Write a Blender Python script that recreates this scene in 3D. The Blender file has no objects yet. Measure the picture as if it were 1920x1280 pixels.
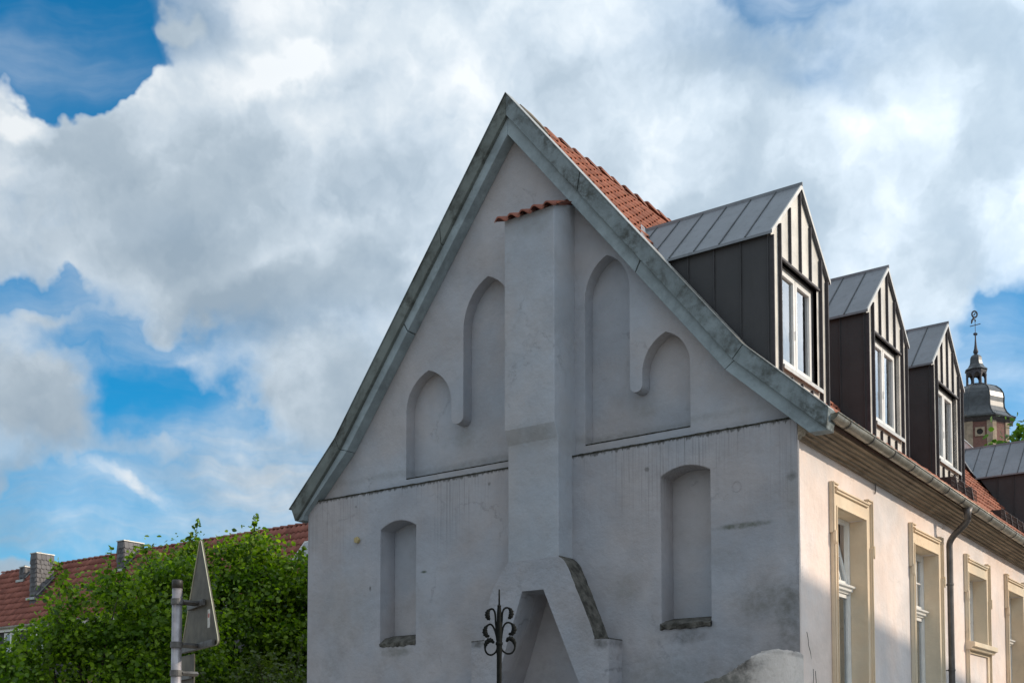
import bpy, math, random
import numpy as np
from mathutils import Vector, Matrix

random.seed(7); RNG = np.random.default_rng(7)
R_ = math.radians
scn = bpy.context.scene
COL = scn.collection

# ------------------------------------------------------------------ camera
cam_d = bpy.data.cameras.new('camera'); cam = bpy.data.objects.new('camera', cam_d); COL.objects.link(cam)
cam.location = (5.398, -13.377, 1.6)
cam.rotation_euler = (R_(93.0), 0, R_(35.92))
cam_d.sensor_width = 36; cam_d.lens = 41.16; cam_d.shift_y = 0.3411
cam_d.clip_start = .1; cam_d.clip_end = 3000
scn.camera = cam
scn.view_settings.view_transform = 'Standard'; scn.view_settings.look = 'None'
scn.view_settings.exposure = 0; scn.view_settings.gamma = 1

# ------------------------------------------------------------------ sun
SUN_EL, SUN_AZ = R_(25.5), R_(32)               # azimuth from +X towards +Y
SV = Vector((math.cos(SUN_EL)*math.cos(SUN_AZ), math.cos(SUN_EL)*math.sin(SUN_AZ), math.sin(SUN_EL)))
sd = bpy.data.lights.new('sun', 'SUN'); sd.energy = 3.3; sd.angle = R_(.8); sd.color = (1.0, .84, .66)
so = bpy.data.objects.new('sun', sd); COL.objects.link(so)
so.location = (30, 10, 30); so.rotation_euler = SV.to_track_quat('Z', 'Y').to_euler()

# ------------------------------------------------------------------ node helpers
def node(nt, typ, **kw):
    n = nt.nodes.new(typ)
    for k, v in kw.items():
        if k.startswith('_'): setattr(n, k[1:], v)
    for k, v in kw.items():
        if k.startswith('_'): continue
        key = int(k[1:]) if k[0] == 'i' and k[1:].isdigit() else k.replace('__', ' ')
        s = n.inputs[key]
        if isinstance(v, bpy.types.NodeSocket): nt.links.new(v, s)
        else: s.default_value = v
    return n
def M(nt, op, a, b=None, c=None, clamp=False):
    n = nt.nodes.new('ShaderNodeMath'); n.operation = op; n.use_clamp = clamp
    for i, v in enumerate((a, b, c)):
        if v is None: continue
        if isinstance(v, bpy.types.NodeSocket): nt.links.new(v, n.inputs[i])
        else: n.inputs[i].default_value = v
    return n.outputs[0]
def VM(nt, op, a, b=None, out=0):
    n = nt.nodes.new('ShaderNodeVectorMath'); n.operation = op
    for i, v in enumerate((a, b)):
        if v is None: continue
        if isinstance(v, bpy.types.NodeSocket): nt.links.new(v, n.inputs[i])
        else: n.inputs[i].default_value = v
    return n.outputs['Value' if out == 'v' else out]
def noise(nt, vec, scale, detail=4, rough=.55, dist=0, color=False):
    n = node(nt, 'ShaderNodeTexNoise', Scale=scale, Detail=detail, Roughness=rough, Distortion=dist, Vector=vec)
    return n.outputs['Color' if color else 'Fac']
def ramp(nt, fac, lo, hi, a=0., b=1., smooth=True):
    n = nt.nodes.new('ShaderNodeMapRange'); n.interpolation_type = 'SMOOTHSTEP' if smooth else 'LINEAR'; n.clamp = True
    nt.links.new(fac, n.inputs[0])
    for i, v in zip((1, 2, 3, 4), (lo, hi, a, b)): n.inputs[i].default_value = v
    return n.outputs[0]
def mixc(nt, fac, a, b, blend='MIX'):
    n = nt.nodes.new('ShaderNodeMix'); n.data_type = 'RGBA'; n.blend_type = blend
    for s, v in ((n.inputs[0], fac), (n.inputs[6], a), (n.inputs[7], b)):
        if isinstance(v, bpy.types.NodeSocket): nt.links.new(v, s)
        elif isinstance(v, (tuple, list)): s.default_value = (*v[:3], 1)
        else: s.default_value = v
    return n.outputs[2]
def lobe(nt, vec, cx, cy, rx, ry, rot=0, cz=0, rz=1):
    m = node(nt, 'ShaderNodeMapping', _vector_type='TEXTURE', Vector=vec, Location=(cx, cy, cz), Rotation=(0, 0, rot), Scale=(rx, ry, rz))
    g = node(nt, 'ShaderNodeTexGradient', _gradient_type='SPHERICAL', Vector=m.outputs[0])
    return ramp(nt, g.outputs['Fac'], 0, .8)

# ------------------------------------------------------------------ world: Nishita sky with cumulus
world = bpy.data.worlds.new('World'); scn.world = world; world.use_nodes = True
try: world.cycles.sampling_method = 'MANUAL'; world.cycles.sample_map_resolution = 512
except Exception: pass
wt = world.node_tree; wt.nodes.clear()
sky = node(wt, 'ShaderNodeTexSky', _sky_type='NISHITA', _sun_disc=False, _sun_elevation=SUN_EL, _sun_rotation=R_(90)-SUN_AZ,
           _air_density=1.0, _dust_density=.25, _ozone_density=3.0)
dirv = node(wt, 'ShaderNodeTexCoord').outputs['Generated']
RGT = (.80983, .58666, 0); FWD = (-.58586, .80872, .05234); UPV = (.03070, -.04238, .99863)
da = VM(wt, 'DOT_PRODUCT', dirv, RGT, 'v'); db = VM(wt, 'DOT_PRODUCT', dirv, FWD, 'v'); dc = VM(wt, 'DOT_PRODUCT', dirv, UPV, 'v')
dbm = M(wt, 'MAXIMUM', db, .12)
q0 = M(wt, 'DIVIDE', da, dbm); r0 = M(wt, 'DIVIDE', dc, dbm)
front = ramp(wt, db, .2, .5)
tq = node(wt, 'ShaderNodeCombineXYZ', X=q0, Y=r0).outputs[0]
w1 = VM(wt, 'SUBTRACT', noise(wt, dirv, 5.5, 4, .62, 0, True), (.5, .5, .5))
w2 = VM(wt, 'SUBTRACT', noise(wt, dirv, 20, 4, .6, 0, True), (.5, .5, .5))
w1s = node(wt, 'ShaderNodeVectorMath', _operation='SCALE', i0=w1, Scale=.16).outputs[0]
w2s = node(wt, 'ShaderNodeVectorMath', _operation='SCALE', i0=w2, Scale=.06).outputs[0]
tw = VM(wt, 'ADD', VM(wt, 'ADD', tq, w1s), w2s)
def sky_lobes(start, items, vec):
    acc = 0.0
    for (u, v, ru, rv, rot, wgt) in items:
        g = lobe(wt, vec, (u-960)/2195, (1295-v)/2195, ru/2195, rv/2195, R_(rot))
        acc = M(wt, 'MULTIPLY_ADD', g, wgt, acc)
    return M(wt, 'MULTIPLY_ADD', acc, front, start)
n_big = noise(wt, dirv, 3.2, 5, .58)
n_fine = noise(wt, VM(wt, 'ADD', dirv, w1s), 11, 6, .62)
cov = M(wt, 'MULTIPLY_ADD', M(wt, 'SUBTRACT', n_big, .5), 1.1, .74)
cov = M(wt, 'MULTIPLY_ADD', M(wt, 'SUBTRACT', n_fine, .5), .55, cov)
cov = sky_lobes(cov, [
    # blue openings
    (70, 20, 310, 190, 0, -1.7), (190, 120, 190, 90, 20, -.8),
    (290, 760, 210, 110, 15, -1.0), (430, 800, 150, 100, 50, -.8), (150, 690, 200, 60, 0, -.35), (60, 585, 260, 60, 0, -.55),
    (250, 640, 330, 45, 8, -.40), (60, 935, 300, 60, 8, -.50), (420, 930, 200, 70, 12, -.55), (300, 1020, 600, 90, 0, -.75),
    (1950, 720, 160, 200, 0, -1.1), (1850, 630, 110, 70, 0, -.4), (1470, 10, 210, 80, 0, -.40), (1560, 140, 120, 70, 0, -.22),
    # cloud bodies
    (420, 260, 470, 190, 0, .60), (10, 240, 110, 70, 0, 1.3), (440, 520, 420, 150, 0, .5), (620, 760, 230, 190, 0, .55),
    (60, 760, 190, 140, 0, .5), (360, 870, 110, 50, 0, .25), (80, 640, 130, 50, 0, .3),
    (1300, 350, 560, 330, 0, .45), (1750, 250, 260, 240, 0, .45), (1750, 560, 150, 130, 0, .7), (820, 50, 420, 120, 0, .5), (350, 20, 90, 40, 0, .7),
], tw)
soft = sky_lobes(M(wt, 'MULTIPLY', ramp(wt, n_big, .3, .7), .25), [(250, 820, 620, 330, 0, 1.0), (320, 40, 200, 110, 0, .7), (560, 640, 300, 120, 0, .5), (1500, 60, 420, 190, 0, .8), (1880, 700, 260, 280, 0, 1.0), (80, 580, 320, 120, 0, .5)], tq)
softm = M(wt, 'MINIMUM', soft, 1.0)
a_crisp = ramp(wt, cov, .34, .72); a_soft = ramp(wt, cov, .02, 1.25)
alpha = M(wt, 'ADD', M(wt, 'MULTIPLY', a_crisp, M(wt, 'SUBTRACT', 1.0, softm)), M(wt, 'MULTIPLY', a_soft, softm))
# streaks of thin high cloud, drawn out along the wind
sv_ = node(wt, 'ShaderNodeMapping', Vector=VM(wt, 'ADD', tq, VM(wt, 'MULTIPLY', w1, (.10, .10, 0))), Rotation=(0, 0, R_(18)), Scale=(3.0, 17, 1)).outputs[0]
vn = noise(wt, sv_, 1.0, 5, .62)
veil = sky_lobes(M(wt, 'MULTIPLY', ramp(wt, vn, .42, .75), .12), [(250, 600, 620, 130, 6, .55), (260, 960, 760, 190, 0, .75), (560, 900, 300, 240, 0, .4), (1500, 40, 330, 160, 0, .45), (70, 110, 330, 140, 0, .16), (1880, 720, 240, 240, 0, .5)], tw)
veil = M(wt, 'MULTIPLY', veil, ramp(wt, vn, .28, .72, .35, 1.0))
streak = sky_lobes(M(wt, 'MULTIPLY', n_fine, 0.0), [(190, 905, 130, 34, -24, .62), (300, 955, 150, 38, -26, .5), (430, 925, 80, 24, -15, .35), (90, 970, 190, 40, -6, .35), (340, 650, 150, 40, -12, .45)], VM(wt, 'ADD', tq, VM(wt, 'MULTIPLY', VM(wt, 'ADD', w1s, w2s), (.6, .6, 0))))
streak = M(wt, 'MULTIPLY', streak, ramp(wt, n_fine, .3, .6, .5, 1.0))
alpha = M(wt, 'MAXIMUM', alpha, M(wt, 'MAXIMUM', veil, streak))
edge = ramp(wt, cov, .50, 1.10)
# billow shading: density sampled towards the sun against density here
bv = VM(wt, 'ADD', dirv, w2s)
nb1 = noise(wt, bv, 6.0, 5, .55)
nb2 = noise(wt, VM(wt, 'ADD', bv, (.030, .020, .045)), 6.0, 5, .55)
bil = M(wt, 'SUBTRACT', nb1, nb2)
br = M(wt, 'MULTIPLY_ADD', bil, 1.7, .60)
br = M(wt, 'MULTIPLY_ADD', M(wt, 'SUBTRACT', n_big, .5), -.45, br)
br = M(wt, 'MULTIPLY_ADD', M(wt, 'SUBTRACT', n_fine, .5), .35, br)
br = M(wt, 'MULTIPLY_ADD', M(wt, 'SUBTRACT', 1.0, edge), .10, br)
br = M(wt, 'MULTIPLY_ADD', streak, .35, br)
br = sky_lobes(br, [
    (400, 130, 330, 90, 0, .26), (610, 130, 170, 60, 0, .16), (800, 250, 240, 120, 0, .16), (30, 220, 110, 50, 0, .38), (250, 190, 170, 70, -35, .10),
    (400, 330, 260, 130, 0, -.10), (660, 380, 240, 150, 0, -.22), (200, 440, 350, 140, 0, -.26), (560, 580, 400, 110, 5, -.40), (150, 320, 200, 120, 0, -.10),
    (620, 820, 220, 190, 0, -.22), (90, 820, 200, 140, 0, -.20), (700, 500, 200, 70, 0, .10), (480, 480, 120, 70, 0, .08),
    (1260, 290, 150, 90, 0, .06), (1090, 230, 90, 110, 0, .14), (1660, 430, 90, 130, 0, .10), (1180, 60, 330, 120, 0, .10),
    (1230, 390, 220, 60, 0, -.24), (1500, 430, 130, 190, 0, -.10), (1640, 210, 150, 60, 0, .10), (1830, 400, 180, 240, 0, -.10), (1400, 330, 110, 170, 0, -.10),
    (1480, 120, 190, 110, 0, -.16), (1780, 70, 240, 70, 0, -.08), (1870, 120, 150, 90, 0, -.10),
], tw)
cr = wt.nodes.new('ShaderNodeValToRGB'); wt.links.new(br, cr.inputs[0])
el = cr.color_ramp.elements
el[0].position = .12; el[0].color = (.30, .385, .47, 1); el[1].position = 1.0; el[1].color = (.80, .84, .87, 1)
for p, c in ((.45, (.40, .485, .565, 1)), (.66, (.52, .605, .685, 1)), (.82, (.63, .70, .76, 1))):
    e_ = el.new(p); e_.color = c
# clouds towards the sun scatter more light forward
sdot = M(wt, 'MULTIPLY_ADD', VM(wt, 'DOT_PRODUCT', dirv, tuple(SV), 'v'), .5, .5)
glow = M(wt, 'MULTIPLY_ADD', M(wt, 'POWER', M(wt, 'MAXIMUM', sdot, 0), 3.0), 1.7, 1.0)
gl10 = M(wt, 'MULTIPLY', glow, 9.5)
cloud = mixc(wt, 1.0, cr.outputs[0], node(wt, 'ShaderNodeCombineXYZ', X=gl10, Y=gl10, Z=gl10).outputs[0], 'MULTIPLY')
blue = mixc(wt, 1.0, sky.outputs[0], (.13, 1.22, 1.58), 'MULTIPLY')
skyc = mixc(wt, alpha, blue, cloud)
bg = node(wt, 'ShaderNodeBackground', Color=skyc, Strength=.1)
wo = wt.nodes.new('ShaderNodeOutputWorld'); wt.links.new(bg.outputs[0], wo.inputs[0])

# ------------------------------------------------------------------ materials
def new_mat(name):
    m = bpy.data.materials.new(name); m.use_nodes = True
    nt = m.node_tree; b = nt.nodes['Principled BSDF']
    return m, nt, b
def pos(nt): return nt.nodes.new('ShaderNodeNewGeometry').outputs['Position']
def bump(nt, b, h, strength=.3, dist=.01):
    n = node(nt, 'ShaderNodeBump', Strength=strength, Distance=dist, Height=h)
    nt.links.new(n.outputs[0], b.inputs['Normal'])
def simple(name, col, rough=.6, metal=0, var=.25, scale=8, bmp=.15, spec=.4, bscale=None, streak=0, dist=.004):
    m, nt, b = new_mat(name); p = pos(nt)
    n1 = noise(nt, p, scale, 6, .6)
    d = tuple(c*(1-var) for c in col); l = tuple(min(1, c*(1+var)) for c in col)
    c = mixc(nt, ramp(nt, n1, .3, .7), d, l)
    if streak:
        sp = VM(nt, 'MULTIPLY', p, (14, 14, .7))
        c = mixc(nt, M(nt, 'MULTIPLY', ramp(nt, noise(nt, sp, 1.5, 5, .6), .5, .75), streak), c, tuple(x*.35 for x in col))
    nt.links.new(c, b.inputs['Base Color'])
    b.inputs['Roughness'].default_value = rough; b.inputs['Metallic'].default_value = metal
    b.inputs['Specular IOR Level'].default_value = spec
    if bmp: bump(nt, b, noise(nt, p, bscale or scale*6, 4, .6), bmp, dist)
    return m
def plaster(name, base, stains_shade=(), string=False, warm=None, grain=.5, dirt=.35):
    m, nt, b = new_mat(name); p = pos(nt)
    big = noise(nt, p, .9, 7, .62, .3); mid = noise(nt, p, 5, 6, .6)
    c = mixc(nt, ramp(nt, big, .3, .72), tuple(x*.86 for x in base), tuple(min(1, x*1.07) for x in base))
    c = mixc(nt, M(nt, 'MULTIPLY', ramp(nt, mid, .55, .8), dirt), c, tuple(x*y for x, y in zip(base, (.62, .61, .56))))
    c = mixc(nt, ramp(nt, noise(nt, p, .55, 5, .6), .35, .65), mixc(nt, 1.0, c, (1.05, .99, .95), 'MULTIPLY'), mixc(nt, 1.0, c, (.95, 1.0, 1.05), 'MULTIPLY'))
    sep = node(nt, 'ShaderNodeSeparateXYZ', Vector=p)
    sv = VM(nt, 'MULTIPLY', p, (34, 34, .55))
    st = ramp(nt, noise(nt, sv, 1.0, 4, .6), .47, .72)
    if string:
        zb = M(nt, 'MULTIPLY', ramp(nt, sep.outputs['Z'], 4.3, 5.66), ramp(nt, sep.outputs['Z'], 5.66, 5.68, 1, 0))
        zb = M(nt, 'MULTIPLY', zb, ramp(nt, noise(nt, p, .8, 3, .6), .38, .62))
        c = mixc(nt, M(nt, 'MULTIPLY', M(nt, 'MULTIPLY', st, zb), .62), c, (.085, .085, .075))
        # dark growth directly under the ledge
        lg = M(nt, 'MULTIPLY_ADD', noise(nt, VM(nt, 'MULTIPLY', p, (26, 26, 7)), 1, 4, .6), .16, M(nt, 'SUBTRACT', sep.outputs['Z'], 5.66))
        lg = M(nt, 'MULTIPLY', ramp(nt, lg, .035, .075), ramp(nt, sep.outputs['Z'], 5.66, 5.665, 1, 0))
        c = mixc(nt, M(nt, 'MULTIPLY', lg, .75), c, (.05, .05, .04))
        # splash grime low down
        gz = M(nt, 'MULTIPLY', ramp(nt, sep.outputs['Z'], 4.6, 2.6), ramp(nt, noise(nt, p, 1.6, 7, .68), .46, .7))
        c = mixc(nt, M(nt, 'MULTIPLY', gz, .38), c, (.16, .155, .13))
    cw = VM(nt, 'ADD', p, VM(nt, 'MULTIPLY', VM(nt, 'SUBTRACT', noise(nt, p, 3, 6, .7, 0, True), (.5, .5, .5)), (.55, .55, .55)))
    vo = node(nt, 'ShaderNodeTexVoronoi', _feature='DISTANCE_TO_EDGE', Vector=cw, Scale=.55)
    ck = M(nt, 'MULTIPLY', ramp(nt, vo.outputs['Distance'], .0015, .005, 1, 0), ramp(nt, noise(nt, p, .9, 3), .52, .62))
    c = mixc(nt, M(nt, 'MULTIPLY', ck, .22), c, tuple(x*.3 for x in base))
    for (x, z, rx, rz, k, col) in stains_shade:
        w = VM(nt, 'ADD', p, VM(nt, 'MULTIPLY', VM(nt, 'SUBTRACT', noise(nt, p, 7, 6, .68, 0, True), (.5, .5, .5)), (rx*.9, 0, rz*.9)))
        mm = node(nt, 'ShaderNodeMapping', _vector_type='TEXTURE', Vector=w, Location=(x, 0, z), Scale=(rx, 40, rz))
        g = node(nt, 'ShaderNodeTexGradient', _gradient_type='SPHERICAL', Vector=mm.outputs[0])
        f = M(nt, 'MULTIPLY', ramp(nt, g.outputs['Fac'], .05, .75), M(nt, 'MULTIPLY', ramp(nt, noise(nt, p, 9, 7, .62), .12, .75), k))
        c = mixc(nt, f, c, col)
    nt.links.new(c, b.inputs['Base Color'])
    b.inputs['Roughness'].default_value = .93; b.inputs['Specular IOR Level'].default_value = .15
    h = M(nt, 'MULTIPLY_ADD', noise(nt, p, 110, 3, .6), .22, M(nt, 'MULTIPLY_ADD', noise(nt, p, 14, 5, .62), .55, M(nt, 'MULTIPLY', noise(nt, p, 2.6, 5, .6), 2.2)))
    h = M(nt, 'MULTIPLY_ADD', ck, -.4, h)
    bump(nt, b, h, grain, .03)
    return m
DK = (.055, .055, .045)
m_gable = plaster('gable_plaster', (.38, .378, .40), [
    (-.45, 3.45, .65, .38, .55, (.13, .125, .10)), (-.12, 3.2, .25, .75, .6, (.10, .10, .085)), (-.75, 4.42, .55, .06, .95, (.10, .11, .08)),
    (-.10, 4.6, .12, .9, .3, (.2, .2, .18)), (-1.55, 3.08, .40, .14, .6, DK), (-2.45, 3.75, .35, .3, .35, (.2, .19, .16)),
    (-1.9, 2.55, 1.0, .5, .45, (.17, .165, .14)), (-5.93, 4.31, .09, .03, 1.0, (.05, .07, .04)), (-7.6, 3.9, .9, .9, .22, (.24, .23, .19)),
    (-6.45, 3.12, .42, .10, .7, (.15, .15, .13)), (-7.02, 4.14, .03, .06, .8, DK), (-.1, 4.95, .09, .09, .6, DK), (-2.1, 5.32, .05, .05, .9, DK),
    (-7.33, 5.47, .03, .03, .9, DK), (-4.7, 5.48, .04, .04, .8, DK), (-4.6, 3.1, .35, .3, .3, (.2, .19, .17)), (-1.0, 4.05, .35, .2, .25, (.2, .19, .17))], string=True)
m_upper = plaster('upper_gable_plaster', (.405, .41, .435), [(-5.38, 6.3, .3, .22, .35, (.2, .19, .15)), (-2.3, 6.22, .3, .2, .35, (.2, .19, .15)), (-4.3, 5.9, 6, .1, .35, (.16, .16, .13))], dirt=.25)
m_pil = plaster('pilaster_plaster', (.40, .41, .435), [(-3.7, 5.93, .8, .26, .40, (.22, .22, .2)), (-3.7, 4.1, .9, .3, .2, (.3, .29, .27)), (-3.7, 8.85, .6, .2, .3, (.2, .2, .18))], dirt=.3)  # band at the step: shade of the down-facing slope put into the colour
m_aframe = plaster('buttress_plaster', (.38, .378, .40), [(-2.85, 3.2, .2, .6, .3, (.22, .21, .19)), (-2.6, 3.03, .2, .1, .8, DK), (-4.63, 3.12, .2, .08, .8, DK)], dirt=.4, grain=.9)
m_facade = plaster('facade_render', (.80, .71, .66), [], dirt=.24, grain=.35)
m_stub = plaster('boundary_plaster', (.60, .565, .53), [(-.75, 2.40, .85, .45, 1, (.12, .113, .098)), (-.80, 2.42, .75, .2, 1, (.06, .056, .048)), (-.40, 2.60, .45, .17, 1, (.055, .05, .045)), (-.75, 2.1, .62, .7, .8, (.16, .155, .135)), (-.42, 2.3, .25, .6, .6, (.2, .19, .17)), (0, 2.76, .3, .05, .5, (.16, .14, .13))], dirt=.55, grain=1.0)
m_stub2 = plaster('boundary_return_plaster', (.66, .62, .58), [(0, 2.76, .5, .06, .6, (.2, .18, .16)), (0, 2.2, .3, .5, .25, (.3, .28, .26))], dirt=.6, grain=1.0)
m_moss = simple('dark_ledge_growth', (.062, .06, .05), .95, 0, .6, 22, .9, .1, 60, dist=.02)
m_weathered = simple('weathered_stone', (.11, .104, .092), .95, 0, .5, 8, .8, .1, 40, dist=.03)
def rake_mat(name, base, dk):
    m, nt, b = new_mat(name); p = pos(nt)
    n1 = noise(nt, VM(nt, 'MULTIPLY', p, (1, 1, 1)), 1.6, 7, .66, .6); n2 = noise(nt, p, 9, 7, .7)
    c = mixc(nt, ramp(nt, noise(nt, p, 3, 5), .3, .7), tuple(x*.85 for x in base), tuple(x*1.15 for x in base))
    f = M(nt, 'MULTIPLY', ramp(nt, n1, .40, .62), ramp(nt, n2, .32, .62))
    c = mixc(nt, M(nt, 'MULTIPLY', f, dk), c, (.06, .063, .055))
    c = mixc(nt, M(nt, 'MULTIPLY', ramp(nt, noise(nt, p, 5, 6, .7), .56, .7), dk*.5), c, (.09, .115, .095))
    nt.links.new(c, b.inputs['Base Color']); b.inputs['Roughness'].default_value = .8; b.inputs['Specular IOR Level'].default_value = .2
    bump(nt, b, M(nt, 'ADD', n2, noise(nt, p, 60, 3)), .35, .01)
    return m
m_rake_o = rake_mat('weathered_bargeboard_paint', (.215, .255, .27), .9)
m_rake_i = rake_mat('bargeboard_paint', (.29, .345, .37), .3)
m_rake_l = rake_mat('grimy_bargeboard_paint', (.16, .18, .17), 1.0)
m_flash = simple('metal_flashing', (.42, .41, .38), .42, .7, .2, 10, .1)
def tile_mat(name, base, moss=.35):
    m, nt, b = new_mat(name); g = nt.nodes.new('ShaderNodeNewGeometry'); p = g.outputs['Position']
    oi = nt.nodes.new('ShaderNodeObjectInfo').outputs['Random']
    rnd = M(nt, 'FRACT', M(nt, 'ADD', oi, M(nt, 'MULTIPLY', g.outputs['Random Per Island'], 1.0)))
    c = mixc(nt, rnd, tuple(x*y for x, y in zip(base, (.72, .66, .64))), tuple(x*y for x, y in zip(base, (1.18, 1.15, 1.1))))
    c = mixc(nt, M(nt, 'MULTIPLY', ramp(nt, noise(nt, p, 7, 7, .7), .5, .72), moss), c, (.075, .066, .045))
    c = mixc(nt, M(nt, 'MULTIPLY', ramp(nt, noise(nt, p, 30, 5, .7), .58, .75), .3), c, (.40, .30, .22))
    nt.links.new(c, b.inputs['Base Color']); b.inputs['Roughness'].default_value = .72; b.inputs['Specular IOR Level'].default_value = .35
    bump(nt, b, noise(nt, p, 90, 4, .6), .2, .004)
    return m
m_tile = tile_mat('clay_tile', (.36, .135, .085), .5)
m_tile_far = tile_mat('far_clay_tile', (.27, .10, .075), .2)
m_tile_cap = tile_mat('cap_tile', (.27, .10, .07), .5)
m_ridge = tile_mat('mossy_ridge_tile', (.29, .115, .075), .85)
m_deck = simple('roof_deck', (.10, .055, .04), .9)
def zinc_mat(name, base, rough, metal, streak=.5):
    m, nt, b = new_mat(name); p = pos(nt)
    n1 = noise(nt, p, 1.8, 6, .6); n2 = noise(nt, VM(nt, 'MULTIPLY', p, (9, 9, 1.2)), 1.2, 6, .65)
    c = mixc(nt, ramp(nt, n1, .3, .7), tuple(x*.82 for x in base), tuple(x*1.18 for x in base))
    c = mixc(nt, M(nt, 'MULTIPLY', ramp(nt, n2, .5, .75), streak), c, tuple(x*.55 for x in base))
    nt.links.new(c, b.inputs['Base Color']); b.inputs['Metallic'].default_value = metal
    nt.links.new(ramp(nt, n1, .2, .8, rough-.08, rough+.12), b.inputs['Roughness'])
    bump(nt, b, M(nt, 'MULTIPLY_ADD', noise(nt, p, 50, 3), .08, noise(nt, p, 3.5, 3, .5)), .30, .03)
    return m
m_zinc = zinc_mat('dormer_zinc_roof', (.20, .215, .235), .5, .35)
m_cheek = zinc_mat('dormer_cheek_sheet', (.046, .045, .047), .6, .1, .3)
m_front = zinc_mat('dormer_front_sheet', (.55, .53, .49), .5, .15, .15)
m_zseam = simple('shade_toned_roof_seam', (.07, .075, .08), .6, .2, .2)  # seams of the same roof zinc; their shade is put into this darker colour
m_seam = simple('seam_sheet', (.045, .040, .045), .6, .1, .2)
m_trim = simple('light_metal_edge', (.48, .465, .44), .4, .4, .1)
m_white = simple('white_window_paint', (.78, .77, .74), .38, 0, .06, 6, .05)
m_tan = plaster('tan_architrave', (.77, .645, .48), [], dirt=.2, grain=.3)
m_tan_d = simple('moulding_paint', (.52, .41, .31), .8, 0, .15, 6, .2, .2)
m_corn, _nt, _b = new_mat('weathered_cornice_wood'); _p = pos(_nt)
_n = noise(_nt, VM(_nt, 'MULTIPLY', _p, (30, 1.1, 30)), 1.0, 6, .65)
_c = mixc(_nt, ramp(_nt, _n, .3, .72), (.15, .115, .08), (.36, .29, .21)); _c = mixc(_nt, M(_nt, 'MULTIPLY', ramp(_nt, noise(_nt, _p, 2.5, 6, .65), .5, .7), .5), _c, (.08, .062, .045))
_nt.links.new(_c, _b.inputs['Base Color']); _b.inputs['Roughness'].default_value = .85; bump(_nt, _b, _n, .25, .006)
m_gutter = simple('aged_zinc_gutter', (.30, .285, .24), .42, .65, .35, 5, .12)
m_pipe = simple('dark_downpipe', (.115, .108, .105), .45, .4, .25, 5, .1)
m_iron = simple('black_wrought_iron', (.010, .011, .010), .8, .0, .4, 30, .3, .12)
m_guard = simple('snow_guard_iron', (.055, .045, .045), .6, .3, .3)
m_post = simple('galvanised_post', (.34, .32, .33), .42, .55, .2, 14, .1, streak=.2)
m_signback = simple('sign_back_aluminium', (.095, .082, .058), .6, .05, .35, 9, .15, streak=.35)
m_signedge = simple('sign_edge', (.5, .48, .36), .5, .3, .2)
m_bracket = simple('dull_bracket', (.13, .125, .12), .55, .5, .3, 20, .2)
m_black = simple('black_plastic_cap', (.03, .027, .025), .5)
m_paper = simple('faded_sticker', (.55, .54, .50), .7, 0, .25, 40, 0)
m_redp = simple('faded_red_print', (.45, .16, .14), .7)
m_slate, _nt, _b = new_mat('slate_shingle')
_r = _nt.nodes.new('ShaderNodeObjectInfo').outputs['Random']
_nt.links.new(mixc(_nt, _r, (.07, .068, .072), (.115, .11, .115)), _b.inputs['Base Color']); _b.inputs['Roughness'].default_value = .6
m_slated = simple('slate_backing', (.05, .05, .055), .7)
m_brick = None
def brick_mat(name, a, b_, mort, s):
    m, nt, b = new_mat(name); p = pos(nt)
    v = node(nt, 'ShaderNodeMapping', Vector=p, Rotation=(R_(90), 0, 0)).outputs[0]
    sp = node(nt, 'ShaderNodeSeparateXYZ', Vector=p)
    cv = node(nt, 'ShaderNodeCombineXYZ', X=M(nt, 'ADD', sp.outputs['X'], sp.outputs['Y']), Y=sp.outputs['Z']).outputs[0]
    br_ = node(nt, 'ShaderNodeTexBrick', Vector=cv, Scale=s, Color1=(*a, 1), Color2=(*b_, 1), Mortar=(*mort, 1), Mortar__Size=.02)
    nt.links.new(br_.outputs[0], b.inputs['Base Color']); b.inputs['Roughness'].default_value = .9
    return m
m_brick = brick_mat('tower_brick', (.15, .062, .052), (.20, .09, .07), (.16, .12, .1), 2.2)
m_brickh = brick_mat('house_brick', (.22, .075, .055), (.28, .11, .08), (.2, .17, .15), 3)
m_stone = simple('light_quoin_stone', (.31, .245, .18), .9, 0, .25, 3, .3)
m_lead = simple('dark_slate_dome', (.045, .051, .056), .36, .25, .3, 3, .3, .6, 12)
m_copper = simple('dark_lantern_timber', (.05, .048, .055), .6, .1, .3)
m_cream = plaster('opposite_house_render', (.74, .70, .62), [], dirt=.3)
def leaf_mat(name, a, b_, c_, trans=.5):
    m = bpy.data.materials.new(name); m.use_nodes = True; nt = m.node_tree; nt.nodes.clear()
    g = nt.nodes.new('ShaderNodeNewGeometry')
    col = mixc(nt, ramp(nt, g.outputs['Random Per Island'], 0, 1, smooth=False), a, b_)
    col = mixc(nt, ramp(nt, noise(nt, g.outputs['Position'], 1.4, 3), .45, .7), col, c_)
    d = node(nt, 'ShaderNodeBsdfPrincipled', Base__Color=col, Roughness=.42); d.inputs['Specular IOR Level'].default_value = .35
    t = node(nt, 'ShaderNodeBsdfTranslucent', Color=mixc(nt, 1.0, col, (1.6, 1.75, .45), 'MULTIPLY'))
    mx = node(nt, 'ShaderNodeMixShader', i0=trans, i1=d.outputs[0], i2=t.outputs[0])
    o = nt.nodes.new('ShaderNodeOutputMaterial'); nt.links.new(mx.outputs[0], o.inputs[0])
    return m
m_leaf = leaf_mat('linden_leaf', (.018, .055, .006), (.27, .40, .03), (.075, .155, .010), .50)
m_leaf2 = leaf_mat('shrub_leaf', (.05, .085, .02), (.10, .13, .03), (.075, .11, .024), .4)
m_leaf3 = leaf_mat('tall_tree_leaf', (.045, .10, .015), (.10, .19, .022), (.07, .13, .02), .45)
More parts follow.
